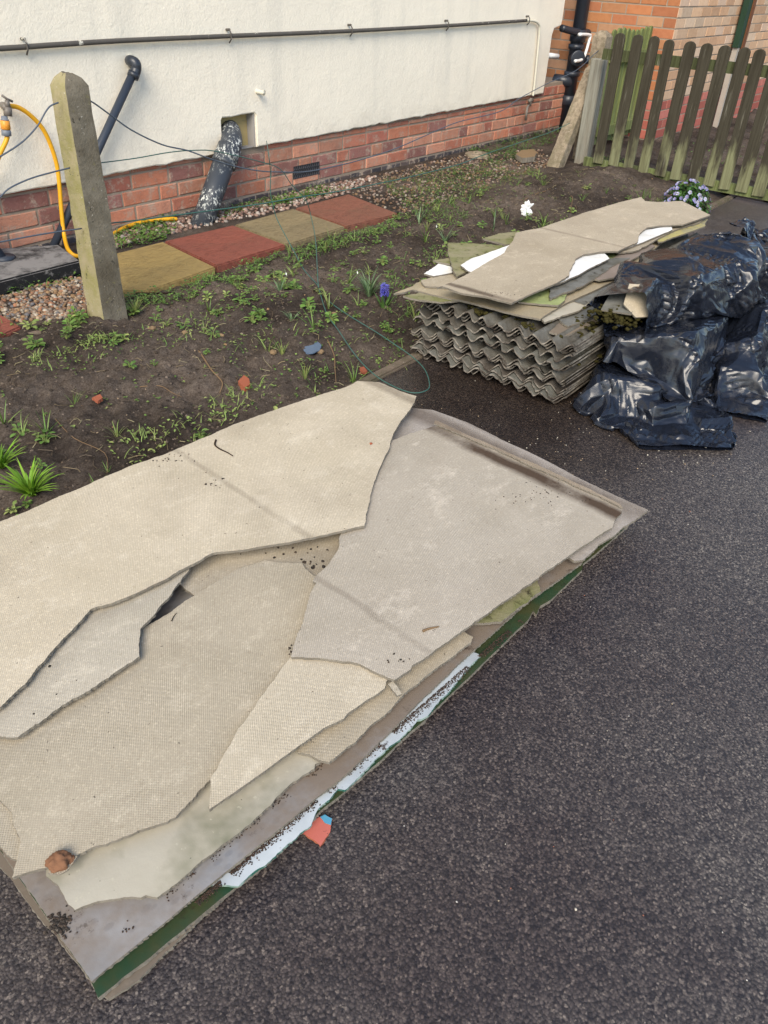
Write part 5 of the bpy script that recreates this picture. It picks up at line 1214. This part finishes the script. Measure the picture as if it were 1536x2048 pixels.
# flat round cap and flat stone by the house at the far end
cdm = MB(); p = gs(955, 312); lathe(cdm, p + np.array([0, 0, -.02]), (0, 0, 1), [(0, .095), (0.02, .098), (0.035, .096), (0.04, 0.085), (0.042, 0.04), (0.05, 0.035), (0.052, 0.0)], 24)
tag(cdm.build('gully_lid', M['post2'], None, False, loc=p), 'round concrete drain cap in the gravel near the house', 'cap')
sheet('flat brown stone in the gravel near the far strut', [(1032, 308), (1043, 300), (1065, 298), (1074, 304), (1070, 313), (1045, 316)], 0.055, M['flatstone'], name='flat_stone', cat='stone', th=0.035, jag=0.004)

# ------------------------------------------------------------------ plants
GRN = [(0.085, 0.17, 0.030), (0.11, 0.20, 0.040), (0.065, 0.135, 0.025), (0.14, 0.21, 0.05), (0.10, 0.15, 0.03)]
PALE = [(0.20, 0.27, 0.075), (0.17, 0.24, 0.06), (0.25, 0.28, 0.09)]
def pick(pal, r, v=.25): return tuple(np.array(pal[r.integers(len(pal))]) * r.uniform(1 - v, 1 + v))
def seedling(r, s_=0.02, pal=GRN, nl=None):
    mb = MB(); k = nl or r.integers(4, 8)
    for layer in range(2):
        for i in range(k if layer == 0 else max(2, k - 3)):
            a = 2 * math.pi * i / k + r.uniform(-.4, .4) + layer; el = r.uniform(.15, .6) + layer * .5
            d = np.array([math.cos(a) * math.cos(el), math.sin(a) * math.cos(el), math.sin(el)])
            st_ = d * s_ * r.uniform(.2, .6) + np.array([0, 0, s_ * .35 * (1 + layer)])
            mb.tube([(0, 0, 0), st_], s_ * 0.035, 4, pick(PALE, r), caps=False)
            mb.leaf(st_, d * np.array([1, 1, .4]), s_ * r.uniform(.6, 1.0), s_ * r.uniform(.45, .7), col=pick(pal, r), tip=.3)
    return mb
def tuft(r, n=14, L=0.07, wd=0.0028, pal=GRN, spread=0.9, bend=.7):
    mb = MB()
    for i in range(n):
        a = r.uniform(0, 6.28); t_ = r.uniform(.05, spread); d = (math.cos(a) * t_, math.sin(a) * t_, 1)
        mb.blade((math.cos(a) * .006 * r.random(), math.sin(a) * .006 * r.random(), -.004), d, L * r.uniform(.5, 1.1), wd * r.uniform(.7, 1.3), bend * r.uniform(.3, 1.3), pick(pal, r))
    return mb
def place(me_o, x, y, s_, label, cat, group, dz=0.0, z=None):
    o = me_o.copy(); C.objects.link(o); o.location = (x, y, (float(soil_z(x, y)) if z is None else z) + dz); o.rotation_euler = (random.uniform(-.2, .2), random.uniform(-.2, .2), random.uniform(0, 6.28)); o.scale = (s_, s_, s_)
    return tag(o, label, cat, group)
r = np.random.default_rng(99)
protos = []
for i in range(8):
    o = seedling(r, 0.022, GRN if i % 3 else PALE).build('weed_seedling', M['leaf'], None, False); protos.append(o)
tprot = []
for i in range(6):
    o = tuft(r, r.integers(7, 16), 0.08, 0.003, PALE if i % 2 else GRN).build('grass_tuft', M['leaf'], None, False); tprot.append(o)
used = set()
def first_or(o, *a, **k):
    return place(o, *a, **k)
def dens(x, y): return vnoise(np.array(x * 2.6), np.array(y * 2.6), 55)
k = 0; tries = 0
while k < 298 and tries < 9000:
    tries += 1; x = r.uniform(0.3, 5.3); y = KERB + 0.04 + r.random() * 1.12
    if dens(x, y) < r.uniform(.25, .85): continue
    if x > 4.2 and r.random() < .6: continue
    place(protos[r.integers(8)], x, y, r.uniform(.55, 1.35), 'small green weed seedling in the dark soil bed', 'weed', 'weed seedlings scattered over the bed'); k += 1
k = 0
while k < 120:
    x = r.uniform(0.3, 5.4); y = KERB + 0.03 + r.random() ** 1.5 * 1.15
    if dens(x + 9, y) < r.uniform(.2, .8): continue
    place(tprot[r.integers(6)], x, y, r.uniform(.5, 1.3), 'thin tuft of grass growing in the dark soil bed', 'grass', 'grass tufts scattered over the bed'); k += 1
for o in protos + tprot: bpy.data.objects.remove(o)
# ground cover by the slabs and the house: too dense to count
wd = MB(); r = np.random.default_rng(4)
def cover(poly, n, L=0.018, pal=GRN, h=0.03, z=0.02, grass=.2):
    def f(x, y):
        if vnoise(np.array(x * 6.0), np.array(y * 6.0), 70) < r.uniform(.15, .75): return
        b = np.array([x, y, float(soil_z(x, y)) + r.random() * h]); a = r.uniform(0, 6.28); el = r.uniform(-.1, .8)
        if r.random() < grass: wd.blade(b - np.array([0, 0, h * .6]), (math.cos(a) * .6, math.sin(a) * .6, 1), L * r.uniform(2, 4), .0025, .8, pick(pal, r), 3)
        else: wd.leaf(b, (math.cos(a), math.sin(a), el), L * r.uniform(.6, 1.3), L * r.uniform(.4, .8), col=pick(pal, r), tip=.2)
    scatter_px(poly, z, n, f)
cover([(240, 598), (330, 590), (440, 548), (560, 510), (575, 500), (540, 525), (450, 575), (330, 612), (260, 620)], 1500, .014)
cover([(560, 515), (680, 475), (800, 440), (860, 440), (760, 475), (640, 520), (580, 540)], 1400, .014, grass=.4)
cover([(230, 500), (320, 480), (360, 455), (350, 425), (290, 440), (230, 470)], 900, .02)
cover([(395, 450), (470, 430), (640, 395), (700, 380), (640, 375), (450, 420)], 1100, .017)
cover([(540, 410), (640, 390), (600, 395)], 300, .02)
cover([(940, 310), (1000, 330), (1100, 290), (1120, 262), (1060, 258), (980, 280), (900, 290)], 2600, .020, [(0.05, 0.11, 0.03), (0.07, 0.14, 0.035), (0.09, 0.15, 0.03)])
cover([(760, 360), (820, 430), (900, 405), (1000, 380), (1080, 340), (1000, 320), (850, 340)], 5200, .012, GRN + [(0.17, 0.14, 0.04), (0.14, 0.12, 0.05)], .012)
cover([(820, 440), (880, 470), (940, 440), (900, 400), (850, 405)], 700, .012, GRN, .02, grass=.6)
cover([(-20, 690), (80, 660), (110, 640), (60, 650), (-20, 660)], 350, .014)
cover([(60, 730), (130, 720), (230, 690), (200, 680), (120, 690), (60, 715)], 500, .012, PALE, .02, grass=.5)
cover([(30, 560), (180, 540), (150, 555), (100, 575), (0, 590)], 500, .016)
cover([(1180, 322), (1250, 345), (1260, 335), (1190, 312)], 260, .02)
cover([(1340, 300), (1536, 260), (1536, 380), (1440, 380), (1350, 330)], 260, .022)
cover([(420, 700), (640, 640), (800, 560), (800, 640), (650, 760), (480, 770)], 520, .011, GRN + PALE, .015, grass=.3)
cover([(30, 720), (200, 690), (420, 640), (560, 560), (420, 690), (120, 780)], 420, .010, GRN + PALE, .015, grass=.3)
cover([(200, 905), (330, 850), (420, 800), (560, 770), (420, 860), (260, 930)], 420, .012, PALE, .02, grass=.5)
cover([(780, 560), (830, 520), (880, 480), (900, 500), (830, 590), (820, 640), (800, 720), (770, 690)], 420, .014, GRN, .03, grass=.5)
cover([(780, 755), (800, 740), (820, 730), (812, 750)], 60, .012, PALE, .01)
STR = [(0.26, 0.20, 0.11), (0.18, 0.13, 0.075), (0.10, 0.07, 0.045), (0.32, 0.27, 0.16)]
for i in range(900):
    x, y = r.uniform(0.3, 5.4), KERB + 0.02 + r.random() * 1.2; a = r.uniform(0, 6.28); L_ = r.uniform(.008, .05)
    p = np.array([x, y, float(soil_z(x, y)) + .003]); q = p + np.array([math.cos(a) * L_, math.sin(a) * L_, 0]); q[2] = float(soil_z(q[0], q[1])) + r.uniform(.002, .01); m_ = (p + q) / 2 + np.array([r.normal() * L_ * .2, r.normal() * L_ * .2, .003])
    wd.tube([p, m_, q], r.uniform(.0005, .0012), 4, pick(STR, r), caps=False)
for i in range(2200):
    x, y = r.uniform(0.3, 5.2), KERB + 0.02 + r.random() ** 1.3 * 1.15
    if vnoise(np.array(x * 3.1 + 40), np.array(y * 3.1), 91) < r.uniform(.3, .8): continue
    p = np.array([x, y, float(soil_z(x, y)) + .002])
    for j in range(r.integers(2, 5)):
        a = r.uniform(0, 6.28); wd.leaf(p + np.array([0, 0, .004 * r.random()]), (math.cos(a), math.sin(a), r.uniform(.1, .8)), r.uniform(.005, .012), r.uniform(.003, .007), col=pick(PALE if r.random() < .5 else GRN, r), tip=.3)
tag(wd.build('weeds', M['leaf']), 'low green weeds and moss along the slabs and the house', 'weeds', kind='stuff')
# bright strappy clumps
LIM = [(0.16, 0.30, 0.020), (0.12, 0.24, 0.016), (0.20, 0.34, 0.03)]
r = np.random.default_rng(12)
for (px, py, n_, L_, lab) in ((64, 992, 70, .105, 'bright green strappy clump beside the near pile'), (2, 935, 46, .10, 'bright green strappy clump cut by the left edge')):
    p = gs(px, py); o = tuft(r, n_, L_, .0085, LIM, 1.1, .75).build('strappy_plant', M['leaf'], None, False); o.location = p; tag(o, lab, 'plant')
o = tuft(r, 60, .085, .0032, PALE + [(0.22, 0.2, 0.1)], .9, .6).build('grass_clump', M['leaf'], None, False); o.location = gs(272, 628); tag(o, 'yellowish grass clump at the foot of the near concrete post', 'grass')
SNG = [(0.13, 0.20, 0.10), (0.17, 0.25, 0.13), (0.10, 0.17, 0.08)]
def snowdrop(px, py, n_, L_, nf, lab):
    p = gs(px, py); t = empty('snowdrop_clump', p, lab, 'plant'); tuft(r, n_, L_, .0045, SNG, .9, .8).build('leaves', M['leaf'], t)
    for i in range(nf):
        mb = MB(); a = r.uniform(0, 6.28); q = np.array([math.cos(a) * .04, math.sin(a) * .04, L_ * r.uniform(.8, 1.0)])
        mb.tube(smooth_path([(0, 0, 0), q * [.5, .5, .7], q, q + np.array([math.cos(a) * .012, math.sin(a) * .012, -.008])], 3), .0012, 4, SNG[0])
        for j in range(3):
            b = j * 2.1; mb.leaf(q + np.array([math.cos(a) * .012, math.sin(a) * .012, -.008]), (math.cos(b) * .35, math.sin(b) * .35, -1), .012, .005, up=(math.cos(b), math.sin(b), 0.3), droop=0, col=(.75, .77, .74), tip=.3)
        mb.build('flower', M['petal'], t)
snowdrop(738, 592, 60, .13, 1, 'large clump of strappy snowdrop leaves left of the hyacinth')
snowdrop(838, 448, 14, .12, 0, 'sparse splayed leaves left of the far pile by the red slab')
snowdrop(890, 480, 14, .11, 1, 'thin snowdrop clump just left of the far pile')
snowdrop(560, 585, 10, .10, 1, 'small snowdrop with one white bud right of the ochre slab')
snowdrop(985, 470, 5, .12, 0, 'few upright bulb shoots behind the far pile')
snowdrop(583, 640, 12, .07, 0, 'short tuft of bulb leaves in the middle of the bed')
# hyacinth
p = gs(768, 612); t = empty('hyacinth', p, 'blue hyacinth in flower left of the far pile', 'flower')
mb = MB()
for i in range(7):
    a = i * .9; mb.blade((math.cos(a) * .01, math.sin(a) * .01, -.01), (math.cos(a) * .45, math.sin(a) * .45, 1), .075, .014, .3, (0.085, 0.17, 0.04))
mb.build('leaves', M['leaf'], t)
mb = MB(); mb.tube([(0, 0, 0), (0, 0, .085)], .003, 6, (0.04, .05, .05)); 
for i in range(26):
    a = i * 2.4; z_ = .045 + .05 * i / 26
    for j in range(4):
        b = a + (j - 1.5) * .5; mb.leaf((math.cos(a) * .006, math.sin(a) * .006, z_), (math.cos(b), math.sin(b), .2 - .3 * (j % 2)), .015, .006, col=pick([(0.10, 0.10, 0.55), (0.16, 0.15, 0.62), (0.06, 0.055, 0.38)], r))
mb.build('flower_spike', M['petal'], t)
# pansy mound
p = gs(1368, 424); t = empty('pansy_plant', p, 'rounded mound of violet pansies at the foot of the picket fence', 'flower')
mb = MB(); RX, RZ = .145, .165
for i in range(900):
    u, v_ = r.random() ** .5, r.uniform(0, 6.28); el = r.random() * 1.45; rad = r.uniform(.55, .97)
    q = np.array([math.cos(v_) * math.cos(el) * RX, math.sin(v_) * math.cos(el) * RX, math.sin(el) * RZ + .01]) * rad
    mb.leaf(q, (math.cos(v_ + r.normal() * .8), math.sin(v_ + r.normal() * .8), r.normal(0, .5)), .03, .015, col=pick([(0.05, 0.12, 0.03), (0.07, 0.15, 0.035), (0.035, 0.08, 0.02)], r))
mb.build('foliage', M['leaf'], t)
def pansy(r):
    mb = MB(); base = pick([(0.20, 0.19, 0.38), (0.15, 0.14, 0.33), (0.32, 0.32, 0.46), (0.085, 0.075, 0.23)], r)
    for j in range(5):
        a = j * 1.256 + .3; mb.leaf((0, 0, 0), (math.cos(a), math.sin(a), .25),   .012, .013, col=tuple(np.array(base) * (1.25 if j < 3 else .8)), droop=.1, tip=.5)
    mb.leaf((0, 0, .004), (1, 0, .1), .004, .004, col=(.6, .4, .03)); return mb
pf = [pansy(r).build('flower', M['petal'], None) for i in range(5)]
for i in range(96):
    v_ = r.uniform(0, 6.28); el = math.asin(r.uniform(.05, 1)); d = Vector((math.cos(v_) * math.cos(el), math.sin(v_) * math.cos(el), math.sin(el)))
    o = pf[i % 5].copy(); C.objects.link(o); o.parent = t; o.location = (d.x * RX * 1.03, d.y * RX * 1.03, d.z * RZ * 1.03 + .01)
    o.rotation_euler = (d + Vector((r.normal() * .3 - .3, r.normal() * .3 - .3, .1))).to_track_quat('Z', 'X').to_euler(); o.scale = (r.uniform(.8, 1.15),) * 3
for o in pf: bpy.data.objects.remove(o)
# white scrap by a bulb shoot
p = gs(1050, 424); 
mb = MB(); V = IV3 * np.array([.030, .012, .042]); V = np.array([v * (1 + .75 * mnoise.noise(Vector(v * 38)) + .5 * mnoise.noise(Vector(v * 90))) for v in V]); mb.add(V + np.array([0, 0, .036]), IF3)
o = mb.build('white_scrap', M['whiteplastic'], None, False); o.location = p; o.rotation_euler = (0, .25, -.75); tag(o, 'crumpled white scrap standing on the soil behind the far pile', 'scrap')
o = tuft(r, 5, .06, .006, SNG, .6, .4).build('bulb_shoot', M['leaf'], None); o.location = gs(1056, 428); tag(o, 'short green bulb shoot against the white scrap', 'plant')
# reddish bloom, dead stems, twigs
def twig(px, mat, rad, lab, lift=.006, z=None):
    P = [(gs(*q, lift) if z is None else g(*q, z)) for q in px]; Q = smooth_path(P, 4); mb = MB(); mb.tube(Q, [rad * (1 - .6 * i / len(Q)) for i in range(len(Q))], 5); return tag(mb.build('twig', mat, None, True, loc=P[0]), lab, 'twig')
twig([(398, 705), (410, 722), (425, 745), (445, 768), (440, 790)], M['twig'], .004, 'bent brown root lying across the middle of the bed')
twig([(280, 775), (320, 778), (345, 790), (365, 797)], M['twig'], .002, 'pale thin stem left of the orange brick fragment')
twig([(245, 590), (290, 590), (350, 591)], M['darktwig'], .006, 'dark stick in front of the ochre slab')
twig([(655, 690), (668, 720), (670, 750), (672, 775)], M['twig'], .0028, 'upright dry stem right of the blue scrap', .02)
twig([(1050, 400), (1075, 388), (1090, 382), (1108, 375)], M['twig'], .0025, 'thin dry stem on the dark mound near the white scrap')
twig([(1140, 398), (1143, 405), (1141, 425), (1139, 436)], M['twig'], .0025, 'hooked pale stem standing on the dark mound', .03)
twig([(110, 835), (150, 885), (210, 910), (215, 950)], M['twig'], .0016, 'fine root curling through the soil at left')
twig([(432, 880), (430, 890), (440, 898), (455, 905), (466, 912)], M['darktwig'], .0028, 'dark curled root on the biggest beige sheet', z=.089 * ZS)
twig([(846, 1262), (855, 1258), (868, 1255), (878, 1253)], M['twig'], .003, 'scrap of brown bark on the right hand sheet', z=.081 * ZS)
twig([(343, 1242), (348, 1232), (353, 1226)], M['darktwig'], .0012, 'tiny dark twig on the middle sheet', z=.0655 * ZS)
# dirt crumbs on the sheets
dm = MB(); r = np.random.default_rng(8)
DIRT = [(0.04, 0.03, 0.022), (0.07, 0.05, 0.036), (0.03, 0.025, 0.02)]
def crumbs(px, py, sx_, sy_, n_, z, s0=.0012, s1=.004):
    for i in range(n_):
        q = g(px + r.normal() * sx_, py + r.normal() * sy_, z); pebble(dm, (q[0], q[1], z + .0006), r.uniform(s0, s1), r, DIRT)
crumbs(627, 1130, 14, 8, 16, .056 * ZS, .002, .006); crumbs(583, 1296, 4, 8, 8, .072 * ZS); crumbs(800, 1325, 20, 8, 7, .079 * ZS); crumbs(340, 918, 20, 5, 26, .088 * ZS, .0008, .003); crumbs(430, 968, 10, 10, 12, .088 * ZS)
crumbs(1110, 985, 50, 14, 60, .079 * ZS, .0008, .0022); crumbs(120, 1850, 12, 12, 120, .034 * ZS, .0008, .0035); crumbs(590, 1100, 60, 10, 20, .056 * ZS); crumbs(92, 1380, 30, 40, 5, .088 * ZS); crumbs(700, 1000, 250, 90, 40, .088 * ZS, .0006, .0016)
RUST = [(0.045, 0.028, 0.018), (0.085, 0.048, 0.030), (0.03, 0.022, 0.016), (0.06, 0.035, 0.022)]
for t_ in np.linspace(0, 1, 4200):
    a = np.array([380, 1798]) + (np.array([1030, 1232]) - np.array([380, 1798])) * t_; k_ = r.normal()
    if vnoise(np.array(t_ * 34), np.array(3.3), 5) > .36:
        q = g(a[0] + abs(k_) * 6 + 9, a[1] + abs(k_) * 3 + 7, .026 * ZS); pebble(dm, (q[0], q[1], .026 * ZS + .0002), r.uniform(.0005, .0018), r, RUST)
for k_ in range(500):
    t_ = r.random(); a = np.array([250, 1860]) + (np.array([640, 1528]) - np.array([250, 1860])) * t_; q = g(a[0] + r.normal() * 6, a[1] + r.normal() * 5, .034 * ZS)
    if vnoise(np.array(t_ * 22), np.array(7.3), 6) > .5: pebble(dm, (q[0], q[1], .034 * ZS + .0005), r.uniform(.0006, .002), r, RUST)
crumbs(1000, 588, 25, 4, 30, ZT + .062, .0008, .002)
tag(dm.build('dirt', M['pebble'], None, False), 'dark crumbs of dirt lying on the cement sheets', 'dirt', kind='stuff')
